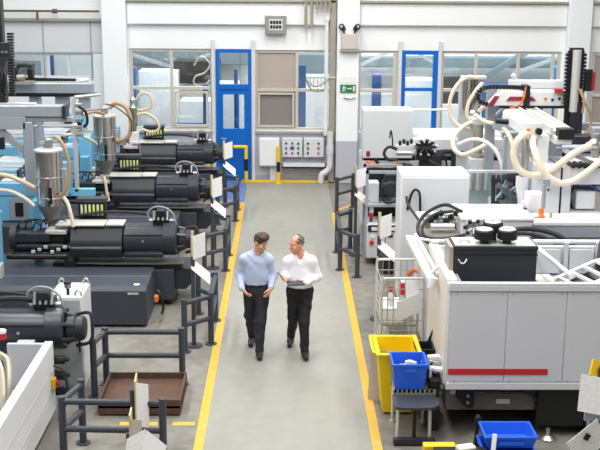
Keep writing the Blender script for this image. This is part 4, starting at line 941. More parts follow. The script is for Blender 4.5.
hose('inner cream hose in front of the stainless loader tower', [(3.55, 19.9, 3.26), (3.42, 19.85, 3.12), (3.3, 19.85, 2.9), (3.28, 19.85, 2.68), (3.38, 19.85, 2.55)], .035, HOSEP)
hose('cream hose rising from loader tower to black chain loop', [(3.5, 19.9, 2.75), (3.65, 19.8, 2.9), (3.82, 19.7, 3.08), (3.95, 19.6, 3.15), (4.05, 19.5, 3.18)], .035, HOSEP)
hose('cream hose curving below loader tower to the right', [(3.5, 19.9, 2.55), (3.7, 19.8, 2.62), (3.85, 19.7, 2.78), (3.98, 19.6, 2.98)], .03, HOSEP)
hose('cream hose loop over white beam left of stainless column', [(3.42, 19.8, 2.58), (3.2, 19.6, 2.52), (2.98, 19.3, 2.38), (2.95, 19.1, 2.2), (3.1, 19.0, 2.1), (3.35, 19.0, 2.2), (3.55, 19.0, 2.32)], .042, HOSEP)
hose('pale hose arching down from the loop to the clear guard', [(3.0, 18.9, 2.3), (3.2, 18.7, 2.42), (3.4, 18.6, 2.4), (3.58, 18.5, 2.25), (3.68, 18.4, 2.0), (3.7, 18.3, 1.7)], .035, WHITE)
hose('grey cream hose arching right from loader valve to guard', [(3.35, 19.4, 2.75), (3.5, 19.2, 2.66), (3.7, 19.0, 2.62), (3.85, 18.8, 2.48), (3.92, 18.6, 2.2), (3.92, 18.5, 1.9)], .038, HOSEP)
hose('thick cream hose looping left under the white robot beam', [(3.64, 16.2, 2.86), (3.52, 16.0, 2.93), (3.39, 15.9, 2.86), (3.34, 15.9, 2.72), (3.36, 15.9, 2.55), (3.46, 15.9, 2.4), (3.67, 15.9, 2.33), (3.87, 15.88, 2.4), (4.06, 15.85, 2.55), (4.23, 15.85, 2.69), (4.46, 15.85, 2.8)], .05, HOSEP)
hose('thick cream hose swinging right in front of grey machine body', [(3.66, 16.1, 2.86), (3.62, 15.95, 2.8), (3.65, 15.8, 2.64), (3.72, 15.75, 2.48), (3.85, 15.75, 2.33), (4.02, 15.75, 2.25), (4.19, 15.75, 2.28), (4.36, 15.75, 2.39), (4.62, 15.8, 2.58), (4.9, 15.85, 2.7)], .05, HOSEP)
t = thing('suction_lance', 'grey cylinder hanging under the white robot beam between hoses', 'tube', (3.72, 16.6, 1.9))
M().lathe((3.62, 16.4, 2.84), (3.62, 16.4, 2.2), [(0, .03), (.1, .06), (.8, .06), (.82, .08), (.95, .08), (1, .04)], 18).build('body', SILVER, t)
M().lathe((3.6, 16.4, 2.22), (3.6, 16.4, 1.73), [(0, .1), (.3, .1), (.7, .06), (1, .05)], 18).build('funnel', WHITE, t)
tag(M().cyl((4.55, 15.95, 2.6), (4.55, 15.95, 2.95), .06).sphere((4.52, 15.92, 2.8), .09).cyl((4.4, 15.9, 2.8), (4.75, 15.9, 2.8), .04).beam((4.1, 16.0, 2.7), (4.55, 16.0, 2.5), .12, .06).build('hose_coupling', SILVER), 'silver pipe coupling where cream hoses meet at right edge', 'coupling')

# ================================================================ RIGHT: THIRD MACHINE AND CONTROL RACK
t = thing('molding_machine', 'white panelled machine back with orange cables, behind the control rack', 'machine', (2.6, 21.4, 0))
M().box(1.48, 2.44, 20.98, 21.6, 1.68, 2.61).build('white_panel', PANEL, t, bevel=.012)
M().box(1.5, 4.2, 21.05, 22.4, .3, 1.62).build('base', GREYP, t, bevel=.02)
M().box(2.38, 4.2, 21.0, 21.5, 1.84, 2.06).build('white_beam', WHITE, t, bevel=.015)
M().box(2.3, 4.2, 21.2, 22.0, 2.06, 2.12).cyl((2.44, 21.2, 2.6), (3.2, 21.2, 2.6), .02).build('top_rail', WHITE, t)
M().box(1.55, 1.62, 20.96, 20.99, 1.72, 1.82).build('maroon_lamp', MAROON, t)
M().box(1.5, 4.2, 21.1, 21.5, 1.6, 1.7).build('dark_gap', BLACK, t)
M().tube([(1.56, 20.95, 1.62), (1.75, 20.9, 1.55), (1.95, 20.85, 1.45)], .03).tube([(1.56, 20.93, 1.56), (1.8, 20.9, 1.5), (1.95, 20.85, 1.4)], .025).tube([(2.0, 20.85, 1.44), (2.08, 20.9, 1.55), (2.13, 20.95, 1.66)], .025).build('orange_cable', ORANGE, t)
M().tube([(1.72, 20.92, 1.68), (1.8, 20.9, 1.55), (1.9, 20.88, 1.46)], .03).sphere((2.28, 20.9, 1.5), .16, (1.3, .5, .7)).build('black_hose', BLACK, t)
M().box(2.6, 3.0, 20.9, 21.04, 1.35, 1.75).box(3.2, 3.35, 20.9, 21.04, 1.4, 1.8).build('dark_panel', SLATED, t)
M().box(2.55, 4.2, 20.9, 21.0, 1.1, 1.35).build('white_trim', WHITE, t)
t = thing('hydraulic_unit', 'valve manifold with black fan of hoses before white machine panel', 'hydraulics', (2.4, 20.3, 1.3))
M().box(2.05, 2.45, 20.2, 20.4, 1.9, 2.06).build('cylinder_block', ALU, t, bevel=.01)
M().cyl((2.05, 20.2, 1.92), (2.42, 20.2, 1.92), .05).build('silver_cylinder', SILVER, t)
q = M().box(2.42, 2.72, 20.2, 20.4, 1.78, 2.02)
for k in range(9):
    a = k*.7; q.cyl((2.58, 20.15, 2.05), (2.58+.2*math.cos(a), 20.1, 2.05+.14*math.sin(a)), .03)
for k in range(4): q.cbox((2.12+.07*k, 20.25, 2.1+.03*(k % 2)), (.05, .1, .08))
q.box(2.5, 2.68, 20.25, 20.4, 1.0, 1.8).build('manifold', BLACK, t, bevel=.006)
q = M()
for k in range(9):
    a = k*.7+.1; q.sphere((2.58+.21*math.cos(a), 20.08, 2.05+.15*math.sin(a)), .028, n=8)
q.build('fitting', SILVER, t)
M().tube([(2.05, 20.15, 2.0), (1.92, 20.1, 2.05), (1.84, 20.1, 2.0), (1.82, 20.1, 1.9), (1.92, 20.1, 1.8), (2.08, 20.12, 1.82)], .028).tube([(1.92, 20.2, 2.2), (1.94, 20.2, 2.34), (1.97, 20.2, 2.2), (1.98, 20.2, 2.05)], .014).tube([(2.7, 20.2, 1.92), (3.0, 20.2, 1.95), (3.3, 20.3, 1.9), (3.6, 20.5, 1.85)], .045).tube([(2.65, 20.15, 1.8), (2.9, 20.1, 1.66), (3.2, 20.1, 1.58)], .04).tube([(2.75, 20.15, 1.9), (2.9, 20.12, 1.92), (2.98, 20.12, 1.75), (2.98, 20.12, 1.6)], .022).build('hydraulic_hose', RUBBER, t)
t = thing('control_rack', 'open steel control rack with grey motor and red knob panel', 'rack', (1.83, 19.7, 0))
q = M()
for x in (1.44, 2.16):
    for y in (19.45, 20.1): q.box(x, x+.05, y, y+.05, .1, 1.72)
q.box(1.44, 2.21, 19.45, 19.5, 1.67, 1.72).box(1.44, 2.21, 20.1, 20.15, 1.67, 1.72).box(1.44, 2.21, 19.43, 20.15, 1.06, 1.1).build('frame', MIDG, t)
M().box(1.5, 2.16, 20.05, 20.1, .1, 1.66).build('back_panel', BLACK, t)
M().box(1.52, 1.7, 19.65, 19.95, 1.1, 1.46).build('white_box', GREYP, t, bevel=.01)
mo = M().lathe((1.9, 19.55, 1.36), (1.9, 20.0, 1.36), [(0, .12), (.1, .16), (.9, .16), (1, .12)], 20).box(1.8, 2.0, 19.6, 19.9, 1.48, 1.62).build('motor', SLATED, t, bevel=.01)
M().tube([(1.72, 19.48, 1.4), (1.74, 19.45, 1.25), (1.82, 19.42, 1.15), (2.0, 19.42, 1.18), (2.15, 19.45, 1.25)], .03).build('motor_hose', BLACK, mo)
M().prism([(1.47, .12), (1.47, .72), (1.5, .76), (2.12, .76), (2.12, .12)], 'y', 19.35, 20.0).build('control_box', GREYP, t, bevel=.012)
M().box(1.49, 2.1, 19.33, 19.36, .62, .74).build('label_strip', SLATED, t)
M().box(1.55, 2.0, 19.32, 19.34, .645, .71).build('white_label', PANEL, t)
M().box(1.8, 1.81, 19.335, 19.35, .14, .6).build('door_gap', BLACK, t)
M().cyl((1.56, 19.35, .42), (1.56, 19.3, .42), .04).build('red_knob', RED, t)
M().box(1.53, 1.62, 19.335, 19.35, .5, .56).build('meter', WHITE, t)
M().box(1.85, 1.94, 19.335, 19.35, .52, .58).build('switch', BLACK, t)
M().box(1.6, 2.3, 19.35, 19.9, 0, .12).build('plinth', BLACK, t)
sl = M().cyl((1.56, 19.55, .76), (1.56, 19.55, .84), .025).build('signal_lamp', SLATED, t)
M().cyl((1.56, 19.55, .84), (1.56, 19.55, .93), .045).build('red_lens', RED, sl)
M().cyl((1.56, 19.55, .93), (1.56, 19.55, 1.05), .042).build('clear_lens', WHITE, sl)
q = M()
for k in range(3): q.sphere((1.98+.07*k, 19.4, .2+.04*(k == 1)), .05, n=10)
q.build('float_ball', WHITE, t)
M().cyl((2.05, 19.4, .5), (2.05, 19.4, .95), .06).build('grey_filter', MIDG, t)
M().box(1.7, 2.35, 18.7, 19.2, .02, .3).build('low_box', BLACK, t, bevel=.015)

# ================================================================ RIGHT FOREGROUND: TROLLEY, BINS, BENCH
t = thing('cage_trolley', 'wire mesh cage trolley beside the cream side wall', 'trolley', (1.6, 14.3, 0))
def cage_panel(x0, x1, y, z0, z1, nx, nz):
    q = M().tube([(x0, y, z0), (x0, y, z1-.06), (x0+.02, y, z1-.015), (x0+.07, y, z1), (x1-.07, y, z1), (x1-.02, y, z1-.015), (x1, y, z1-.06), (x1, y, z0)], .018, n=8, sub=2)
    o = q.build('frame_tube', ALU, t)
    w = M()
    for k in range(1, nx): w.cyl((x0+(x1-x0)*k/nx, y, z0), (x0+(x1-x0)*k/nx, y, z1), .006, n=5)
    for k in range(1, nz): w.cyl((x0, y, z0+(z1-z0)*k/nz), (x1, y, z0+(z1-z0)*k/nz), .007, n=5)
    w.build('wire_mesh', GALV, o)
cage_panel(1.27, 1.86, 14.75, .14, 1.36, 7, 8)
cage_panel(1.28, 1.84, 14.0, .14, 1.30, 7, 8)
w = M()
for k in range(9): w.cyl((1.27, 14.0, .14+.14*k), (1.27, 14.75, .14+.14*k), .005, n=5)
for k in range(6): w.cyl((1.27, 14.05+.13*k, .14), (1.27, 14.05+.13*k, 1.2), .004, n=5)
w.build('side_mesh', ALU, t)
M().box(1.25, 1.88, 13.98, 14.77, .12, .15).build('floor_plate', GALV, t)
M().box(1.29, 1.76, 14.05, 14.7, .62, .64).build('shelf', GALV, t)
for x in (1.32, 1.73):
    for y in (14.08, 14.68): M().cyl((x-.02, y, .055), (x+.02, y, .055), .055, n=14).cyl((x, y, .06), (x, y, .12), .015).build('caster', BLACK, t)
tag(M().box(1.3, 1.6, 14.1, 14.6, .64, .86).build('paper_stack', PLAINP, bevel=.01), 'white paper bundle on the cage trolley shelf, left side', 'paper')
tag(M().box(1.3, 1.7, 14.1, 14.6, .15, .45).build('carton', CREAM, bevel=.01), 'cream carton low inside the cage trolley', 'carton')
tag(board(M(), (1.5, 13.96, .72), (.3, -.02, .14), (-.03, -.04, .28), .006).build('paper_sheet', PAPER), 'tilted white sheet hanging on front of the cage trolley', 'paper')
tag(board(M(), (1.6, 13.965, .95), (.18, 0, .0), (-.01, .0, .34), .006).build('paper_sheet', PLAINP), 'upright grey white sheet at right of the cage trolley', 'paper')
t = thing('spray_bottle', 'small white bottle with red top inside the cage trolley', 'bottle', (1.42, 14.25, .86))
M().lathe((1.42, 14.2, .86), (1.42, 14.2, 1.06), [(0, .05), (.7, .05), (.9, .025), (1, .02)], 14).build('body', WHITE, t)
M().cyl((1.42, 14.2, 1.06), (1.42, 14.2, 1.13), .025).build('red_cap', RED, t)
tag(M().box(1.62, 1.74, 14.4, 14.6, .64, 1.05).build('tool_box', MIDG, bevel=.01), 'grey upright box in the cage trolley, behind the sheets', 'box')
t = thing('tag_holder', 'red tagged grey holder hanging in the cage trolley', 'holder', (1.62, 14.3, .64))
M().box(1.56, 1.61, 14.25, 14.35, .64, 1.18).build('grip', GREYP, t)
M().box(1.555, 1.615, 14.24, 14.26, 1.0, 1.16).build('red_band', RED, t)
# grey board, yellow bin
tag(board(M(), (1.05, 13.02, 0), (.24, -.1, 0), (.03, .04, .66), .02).build('fibre_board', CARD), 'grey brown board leaning upright behind the yellow bin', 'board')
t = thing('waste_bin', 'tall yellow plastic bin beside the striped machine', 'bin', (1.4, 12.85, 0))
M().crate(1.12, 1.62, 12.45, 13.1, .03, .82, .07, .02, .03).build('body', YPLAS, t, bevel=.008)
M().tube([(1.09, 12.5, .8), (1.06, 12.55, .82), (1.06, 13.05, .82), (1.09, 13.1, .8)], .018).build('handle', YPLAS, t)
for x in (1.25, 1.55): M().cyl((x-.03, 13.0, .04), (x+.03, 13.0, .04), .04).build('wheel', BLACK, t)
# bench with slotted top
t = thing('roller_table', 'small grey bench with slotted shelf under the blue bin', 'table', (1.5, 12.0, 0))
q = M()
for k in range(9): q.box(1.27+.053*k, 1.30+.053*k, 12.0, 12.38, .5, .53)
q.box(1.26, 1.76, 12.0, 12.03, .47, .53).box(1.26, 1.76, 12.35, 12.38, .47, .53).build('slat_shelf', GALV, t)
M().prism([(1.25, 11.65), (1.25, 12.0), (1.72, 12.0), (1.78, 11.9), (1.76, 11.7), (1.68, 11.62), (1.3, 11.62)], 'z', .44, .48).build('table_top', SLATE, t, bevel=.006)
for x, y in ((1.29, 11.72), (1.66, 11.72), (1.29, 12.3), (1.66, 12.3)): M().cyl((x, y, .02), (x, y, .46), .02).cyl((x, y, 0), (x, y, .03), .035).build('leg', ALU, t)
M().box(1.46, 1.5, 11.68, 11.72, .06, .44).build('centre_post', BLACK, t)
M().box(1.24, 1.72, 11.62, 11.7, .02, .08).build('foot_bar', SLATED, t)
def blue_crate(label, x0, x1, y0, y1, z0, z1):
    t = thing('plastic_crate', label, 'crate', ((x0+x1)/2, (y0+y1)/2, z0), 'blue plastic crates')
    M().crate(x0, x1, y0, y1, z0, z1, .03, .012, .012).build('body', BPLAS, t, bevel=.005)
    M().box(x0+.14, x1-.14, y0-.012, y0+.012, z1-.1, z1-.06).build('grip_strip', BPLAS, t)
    return t
blue_crate('blue plastic bin on the small grey bench, in front of yellow bin', 1.25, 1.65, 11.98, 12.4, .535, .86)
random.seed(5)
for k in range(4):
    x, y = 1.34+.07*k, 12.1+.06*(k % 3)
    tag(M().cbox((x, y, .73+.03*(k % 3)), (.14, .05, .03), rz=.5*k-.6, ry=.3).cbox((x+.02, y+.05, .72+.03*(k % 3)), (.05, .12, .03), rz=.4*k).build('moulded_part', WHITE, bevel=.006), 'white plastic moulded part lying in the blue bin on the bench', 'plastic part', 'white parts in the blue bin')
blue_crate('empty blue crate on top of the stack, bottom centre right', 2.15, 2.70, 10.9, 11.3, .30, .45)
blue_crate('lower blue crate of the stack, under the empty one', 2.13, 2.68, 10.88, 11.28, .14, .295)
t = thing('low_stand', 'low dark stand under the blue crate stack', 'stand', (2.48, 11.1, 0))
M().box(2.2, 2.76, 10.88, 11.3, .1, .14).build('top', BLACK, t)
for x in (2.24, 2.72):
    for y in (10.92, 11.26): M().cyl((x, y, 0), (x, y, .1), .025).build('leg', BLACK, t)
# scrap pile behind blue bin
t = thing('black_bucket', 'tipped black bucket behind blue bin against the cream side wall', 'bucket', (1.72, 12.95, .4))
M().crate(1.6, 1.82, 12.65, 12.95, .45, .8, .03, .012, .01).build('body', BLACK, t)
M().box(1.7, 1.82, 12.6, 13.3, 0, .45).build('base_box', SLATED, t)
tag(M().prism([(1.78, .5), (1.83, .95), (1.7, .62)], 'y', 12.95, 12.98).build('black_scrap', BLACK), 'pointed black plastic shard standing beside the black bucket', 'scrap')
for k, (x, y, z, rz) in enumerate(((1.745, 12.2, .88, .2), (1.76, 12.08, .78, -.4), (1.71, 12.35, .77, .9))):
    q = M().cbox((x, y, z), (.15, .08, .022), rz=rz).cbox((x-.06, y, z-.06), (.02, .06, .12), rz=rz).cbox((x+.07, y-.02, z-.03), (.02, .06, .06), rz=rz).cbox((x, y-.04, z-.01), (.12, .02, .04), rz=rz)
    tag(q.build('white_bracket', WHITE, bevel=.006), ['white plastic bracket uppermost on scrap pile by cream wall', 'white plastic bracket lowest on scrap pile by cream wall', 'white plastic bracket leftmost on scrap pile near blue bin'][k], 'bracket')
tag(M().box(1.69, 1.81, 12.05, 12.55, 0, .63).cbox((1.78, 12.3, .64), (.12, .2, .05), rz=.5).cbox((1.75, 12.45, .62), (.14, .1, .06), rz=-.4).build('scrap_box', DARKM, bevel=.01), 'dark oily scrap heap between blue bin and the cream wall', 'scrap')
# foreground bits
t = thing('handheld_device', 'white handheld device lying at the bottom edge beside blue crates', 'device', (1.92, 10.75, .3))
M().cbox((1.92, 10.78, .36), (.2, .12, .09), rz=.3).build('body', CREAM, t, bevel=.02)
M().cbox((2.02, 10.72, .34), (.1, .1, .07), rz=.3).build('grip', BLACK, t, bevel=.02)
tag(M().box(1.6, 2.16, 10.5, 10.95, .26, .31).box(1.65, 1.7, 10.55, 10.6, 0, .26).box(2.08, 2.13, 10.55, 10.6, 0, .26).box(1.65, 1.7, 10.85, 10.9, 0, .26).box(2.08, 2.13, 10.85, 10.9, 0, .26).build('low_table', DARKM), 'low dark table at the bottom edge holding the white device', 'table')
tag(M().box(1.5, 1.85, 10.98, 11.1, .0, .3).build('yellow_block', YEL, bevel=.01), 'yellow block at bottom edge left of the white device', 'block')
tag(M().beam((2.2, 10.75, .2), (2.24, 10.86, .5), .05, .03).build('white_stick', WHITE, bevel=.01), 'white handle leaning on front of the blue crate stack', 'handle')
tag(M().cyl((2.17, 11.6, 0), (2.17, 11.6, .02), .08).cyl((2.17, 11.6, 0), (2.19, 11.6, .3), .022).sphere((2.19, 11.6, .34), .045, (1, 1, 1.5)).build('black_lever', BLACK), 'black knobbed lever on the floor behind the blue crates', 'lever')
# ================================================================ PEOPLE
class SDF:
    def __init__(s, lo, hi, h):
        s.lo = np.array(lo, float); s.h = h
        s.n = np.ceil((np.array(hi)-s.lo)/h).astype(int)+1
        s.d = np.full(s.n, 1.0, np.float32)
    def _sl(s, lo, hi, pad):
        a = np.clip(np.floor((np.array(lo)-pad-s.lo)/s.h).astype(int), 0, s.n-1); b = np.clip(np.ceil((np.array(hi)+pad-s.lo)/s.h).astype(int)+1, 1, s.n)
        g = np.meshgrid(*[s.lo[i]+s.h*np.arange(a[i], b[i]) for i in range(3)], indexing='ij', sparse=True)
        return tuple(slice(a[i], b[i]) for i in range(3)), g
    def _mix(s, sl, d, k, sub=False):
        a = s.d[sl]; d = d.astype(np.float32)
        if sub: d = -d
        if k <= 0: r = np.maximum(a, d) if sub else np.minimum(a, d)
        else:
            q = np.clip(k-np.abs(a-d), 0, None)/k
            r = np.maximum(a, d)+q*q*k/4 if sub else np.minimum(a, d)-q*q*k/4
        s.d[sl] = r
    def cap(s, a, b, ra, rb, k=.02, sub=False):
        a = np.array(a, float); b = np.array(b, float); R = max(ra, rb)+k+.03
        sl, (x, y, z) = s._sl(np.minimum(a, b), np.maximum(a, b), R)
        v = b-a; L2 = max(v@v, 1e-9)
        t = np.clip(((x-a[0])*v[0]+(y-a[1])*v[1]+(z-a[2])*v[2])/L2, 0, 1)
        d = np.sqrt((x-a[0]-t*v[0])**2+(y-a[1]-t*v[1])**2+(z-a[2]-t*v[2])**2)-(ra+(rb-ra)*t)
        s._mix(sl, d, k, sub)
    def ell(s, c, r, k=.02, R=None, sub=False):
        c = np.array(c, float); r = np.array(r, float); p = max(r)+k+.03
        sl, (x, y, z) = s._sl(c, c, p)
        X, Y, Z = x-c[0], y-c[1], z-c[2]
        if R is not None: X, Y, Z = [R[0][i]*X+R[1][i]*Y+R[2][i]*Z for i in range(3)]
        k0 = np.sqrt((X/r[0])**2+(Y/r[1])**2+(Z/r[2])**2); k1 = np.sqrt((X/r[0]**2)**2+(Y/r[1]**2)**2+(Z/r[2]**2)**2)+1e-6
        s._mix(sl, k0*(k0-1)/k1, k, sub)
    def cut(s, p, n):
        """remove the side the normal points to"""
        n = np.array(n, float)/np.linalg.norm(n)
        g = np.meshgrid(*[s.lo[i]+s.h*np.arange(s.n[i]) for i in range(3)], indexing='ij', sparse=True)
        s.d = np.maximum(s.d, sum((g[i]-p[i])*n[i] for i in range(3)).astype(np.float32))
    def wrinkle(s, amp, f, seed=0):
        g = np.meshgrid(*[s.lo[i]+s.h*np.arange(s.n[i]) for i in range(3)], indexing='ij', sparse=True)
        x, y, z = g
        s.d = s.d+(amp*np.sin(f*(z+.5*x+.3*y)+2.5*np.sin(11*x+seed)+2*np.sin(8*z+seed))*(1+np.sin(13*x+9*z+seed*2))+.5*amp*np.sin(1.9*f*(.6*z-x)+3*np.sin(7*y+9*z+seed))).astype(np.float32)
    def mesh(s):
        d = s.d; n = d.shape; ins = d < 0
        v = [d[i:n[0]-1+i, j:n[1]-1+j, k:n[2]-1+k] for i in (0, 1) for j in (0, 1) for k in (0, 1)]
        cnt = sum((q < 0).astype(np.int8) for q in v)
        act = (cnt > 0) & (cnt < 8); ids = -np.ones(act.shape, int); idx = np.argwhere(act); ids[act] = np.arange(len(idx))
        val = np.stack([q[act] for q in v], 1); cor = np.array([(i, j, k) for i in (0, 1) for j in (0, 1) for k in (0, 1)], float)
        P = np.zeros((len(idx), 3)); W = np.zeros(len(idx))
        for a in range(8):
            for b in range(a+1, 8):
                if np.abs(cor[a]-cor[b]).sum() != 1: continue
                m = (val[:, a] < 0) != (val[:, b] < 0)
                t = val[m, a]/(val[m, a]-val[m, b]); P[m] += cor[a]+(cor[b]-cor[a])*t[:, None]; W[m] += 1
        P = (P/W[:, None]+idx)*s.h+s.lo
        F = []
        for ax in range(3):
            o = [q for q in range(3) if q != ax]
            A = ins.take(range(n[ax]-1), ax); B = ins.take(range(1, n[ax]), ax)
            e = np.argwhere(A != B); fl = A[A != B]
            ok = (e[:, o[0]] > 0) & (e[:, o[1]] > 0) & (e[:, o[0]] < n[o[0]]-1) & (e[:, o[1]] < n[o[1]]-1); e = e[ok]; fl = fl[ok]
            def at(di, dj):
                q = e.copy(); q[:, o[0]] += di; q[:, o[1]] += dj; return ids[q[:, 0], q[:, 1], q[:, 2]]
            Q = np.stack([at(-1, -1), at(0, -1), at(0, 0), at(-1, 0)], 1)
            flip = fl if ax != 1 else ~fl
            Q[~flip] = Q[~flip][:, ::-1]; F.append(Q)
        return P, np.concatenate(F)
    def build(s, name, m, parent, off, rot=None):
        P, F = s.mesh()
        me = bpy.data.meshes.new(name); me.from_pydata(P.tolist(), [], F.tolist()); me.materials.append(m)
        me.shade_smooth(); o = bpy.data.objects.new(name, me); C.objects.link(o); o.parent = parent
        return o
SKIN = mat('skin', '#d9a284', .5, noise=.05, scale=9)
SKIN2 = mat('ruddy skin', '#dd9c83', .45, noise=.06, scale=9)
HAIR = mat('brown hair', '#43352a', .6, noise=.25, scale=60)
HAIR2 = mat('grey hair', '#6a625b', .6, noise=.25, scale=60)
SHIRTB = mat('pale blue cotton', '#b4bfdc', .7, noise=.03, scale=30)
SHIRTW = mat('white cotton', '#e6e7ec', .7, noise=.02, scale=30)
TROU = mat('dark navy cloth', '#272a33', .75, noise=.1, scale=25)
TROU2 = mat('black cloth', '#1d1d20', .75, noise=.1, scale=25)
SHOE = mat('black leather', '#18181a', .3, noise=.1)
EYEW = mat('eye white', '#eeeae6', .3); LIP = mat('lip', '#b5705f', .5)

def rotm(yaw, pitch, tilt=0):
    # columns: head right, head back, head up (face looks along -back)
    R = Matrix.Rotation(yaw, 3, 'Z') @ Matrix.Rotation(pitch, 3, 'X') @ Matrix.Rotation(tilt, 3, 'Y')
    return np.array(R)
def person(spec):
    S = spec; loc = S['loc']
    t = thing('person', S['label'], 'person', loc)
    J = {k: np.array(v, float) for k, v in S['J'].items()}
    HR = rotm(*S['head']); hc = J['head']
    H = lambda x, y, z: hc+HR @ np.array((x, y, z), float)
    def torso(s, g, k=.05):
        s.ell(J['chest']+(0, 0, 0), (.16+g, .115+g, .19+g), k); s.ell(J['belly'], (.155+g+S.get('fat', 0), .115+g+S.get('fat', 0), .17+g), k); s.ell(J['pelvis'], (.165+g, .12+g, .13+g), k)
        sh = (J['shL']+J['shR'])/2
        s.cap(J['shL']*.85+sh*.15, J['shR']*.85+sh*.15, .058+g, .058+g, k)
        for e in 'LR': s.cap(J['neck']+(0, .01, .005), J['sh'+e]-(0, 0, .01), .056+g*.7, .05+g*.7, k)
        s.cap(sh+(0, 0, .0), J['neck']*.6+sh*.4, .085+g, .06+g, .05)
    def arm(s, e, g, lo=0):
        s.cap(J['sh'+e], J['el'+e], .057+g, .046+g, .03); s.cap(J['el'+e], J['wr'+e], .047+g*1.0, .031+g*.9, .02)
    def legs(s, g, k=.03):
        for e in 'LR':
            s.cap(J['hip'+e], J['kn'+e], .092+g, .062+g, .045); s.cap(J['kn'+e], J['an'+e], .06+g, .042+g*1.3, .03)
    lo = np.min([v for v in J.values()], 0)-(.2, .25, .12); hi = np.max([v for v in J.values()], 0)+(.2, .2, .2)
    # body
    b = SDF(lo, hi, .0065)
    torso(b, -.012); legs(b, -.012)
    for e in 'LR':
        arm(b, e, -.006)
        f = J['an'+e]; d = np.array((S['toe'][e], -1, 0.)); d /= np.linalg.norm(d)
        b.cap(f+(0, 0, -.03), f+d*.1+(0, 0, -.05), .035, .03, .02)
    b.cap(J['neck'], H(0, .01, -.05), .056, .055, .03)
    # head
    b.ell(H(0, .012, .035), (.076, .094, .092), .03, HR); b.ell(H(0, -.02, -.045), (.058, .068, .072), .04, HR)
    b.ell(H(0, -.06, -.092), (.03, .026, .024), .03, HR); b.ell(H(0, -.072, .03), (.05, .018, .014), .02, HR)
    for sg in (-1, 1):
        b.ell(H(.03*sg, -.098, .008), (.02, .018, .013), .012, HR, sub=True); b.ell(H(.078*sg, .012, -.008), (.012, .024, .034), .008, HR)
        b.ell(H(.04*sg, -.066, -.03), (.024, .022, .02), .025, HR)
    b.cap(H(0, -.088, .02), H(0, -.112, -.028), .010, .015, .012); b.ell(H(0, -.088, -.062), (.025, .012, .014), .012, HR)
    # hands: forward = fingers direction, palm normal, thumb side
    for e in 'LR':
        w = J['wr'+e]; h = S['hand'][e]; f = np.array(h['f'], float); f /= np.linalg.norm(f)
        n = np.array(h['n'], float); n -= f*(n@f); n /= np.linalg.norm(n); sd = np.cross(f, n)*h['s']
        P = lambda a, c, d: w+f*a+sd*c+n*d
        b.cap(P(-.02, 0, 0), P(.02, 0, 0), .027, .024, .015)
        for c in (-.026, -.009, .009, .026): b.cap(P(.015, c*.7, 0), P(.085, c, 0), .0135, .0125, .012)
        cu = h.get('curl', .5)
        for i, (c, L) in enumerate(((.03, .07), (.0105, .078), (-.0105, .072), (-.03, .058))):
            a = P(.085, c, 0); ang = cu*.5; p = a
            for j, fr in enumerate((.42, .33, .25)):
                q = p+(f*math.cos(ang)+n*math.sin(ang)+sd*(c*1.2))*L*fr
                b.cap(p, q, .0098-.0008*j, .0092-.0008*j, .004); p = q; ang += cu*(.7+.1*j)
        p0 = P(.025, .02, .005); p1 = P(.06, .052, .015); p2 = P(.09, .058, .028); p3 = P(.112, .052, .038)
        b.cap(p0, p1, .015, .0125, .012); b.cap(p1, p2, .0118, .0105, .006); b.cap(p2, p3, .0105, .009, .004)
    b.build('body', S['skin'], t, loc)
    # hair
    hs = SDF(hc-.16, hc+.18, .006)
    hs.ell(H(0, .016, .04), (.086, .104, .1), 0, HR)
    if S['bald']:
        hs.ell(H(0, -.035, .09), (.066, .09, .09), .01, HR, sub=True)
        hs.cut(H(0, -.02, 0), HR @ np.array((0, -1, -.15))); hs.cut(H(0, 0, -.05), HR @ np.array((0, 0, -1)))
    else:
        hs.ell(H(0, -.05, .1), (.07, .06, .045), .03, HR); hs.ell(H(.03, -.02, .125), (.05, .07, .03), .03, HR)
        hs.ell(H(0, -.105, -.012), (.07, .075, .075), .01, HR, sub=True)
        hs.cut(H(0, .02, -.04), HR @ np.array((0, -.35, -1)))
    for sg in (-1, 1): hs.ell(H(.085*sg, .0, -.02), (.03, .04, .045), .008, HR, sub=True)
    hs.wrinkle(.003, 90); hs.build('hair', S['hair'], t, loc)
    for sg in (-1, 1):
        o = M().sphere(Vector(H(.03*sg, -.078, .008))+Vector(loc), .0105, n=10).build('eye', EYEW, t)
        M().sphere(Vector(H(.03*sg, -.087, .007))+Vector(loc), .005, n=8).build('iris', HAIR, o)
        M().tube([Vector(H(x*sg, y, z))+Vector(loc) for x, y, z in ((.014, -.094, .028), (.03, -.094, .033), (.047, -.082, .028))], .0038, n=6, sub=3).build('eyebrow', S['hair'], t)
    M().tube([Vector(H(x, y, -.064))+Vector(loc) for x, y in ((-.024, -.09), (0, -.101), (.024, -.09))], .0055, n=6, sub=3).build('mouth', LIP, t)
    # shirt
    c = SDF(lo, hi, .008); torso(c, .012)
    hem = S['hem']
    c.cut(J['pelvis']+(0, 0, hem), (0, 0, -1)); 
    nk = J['neck']+(0, 0, -.02)
    c.cap(nk+(0, -.01, .0), nk+(0, -.03, .16), .058, .09, .0, sub=True)
    c.cap(nk+(0, -.06, .03), nk+(0, -.135, -S['vee']), .05, .012, .01, sub=True)
    c2 = SDF(lo, hi, .008)
    for e in 'LR':
        c2.cap(J['sh'+e], J['el'+e], .066, .055, .03); c2.cap(J['el'+e], J['wr'+e]*.9+J['el'+e]*.1, .056, .042, .03)
        f = J['wr'+e]-J['el'+e]; c2.cap(J['wr'+e]*.84+J['el'+e]*.16, J['wr'+e]*.93+J['el'+e]*.07, .046, .045, .006)
    q = np.clip(.04-np.abs(c.d-c2.d), 0, None)/.04; c.d = np.minimum(c.d, c2.d)-q*q*.01
    c.wrinkle(.0022, 31, S['seed'])
    sh = c.build('shirt', S['shirt'], t, loc)
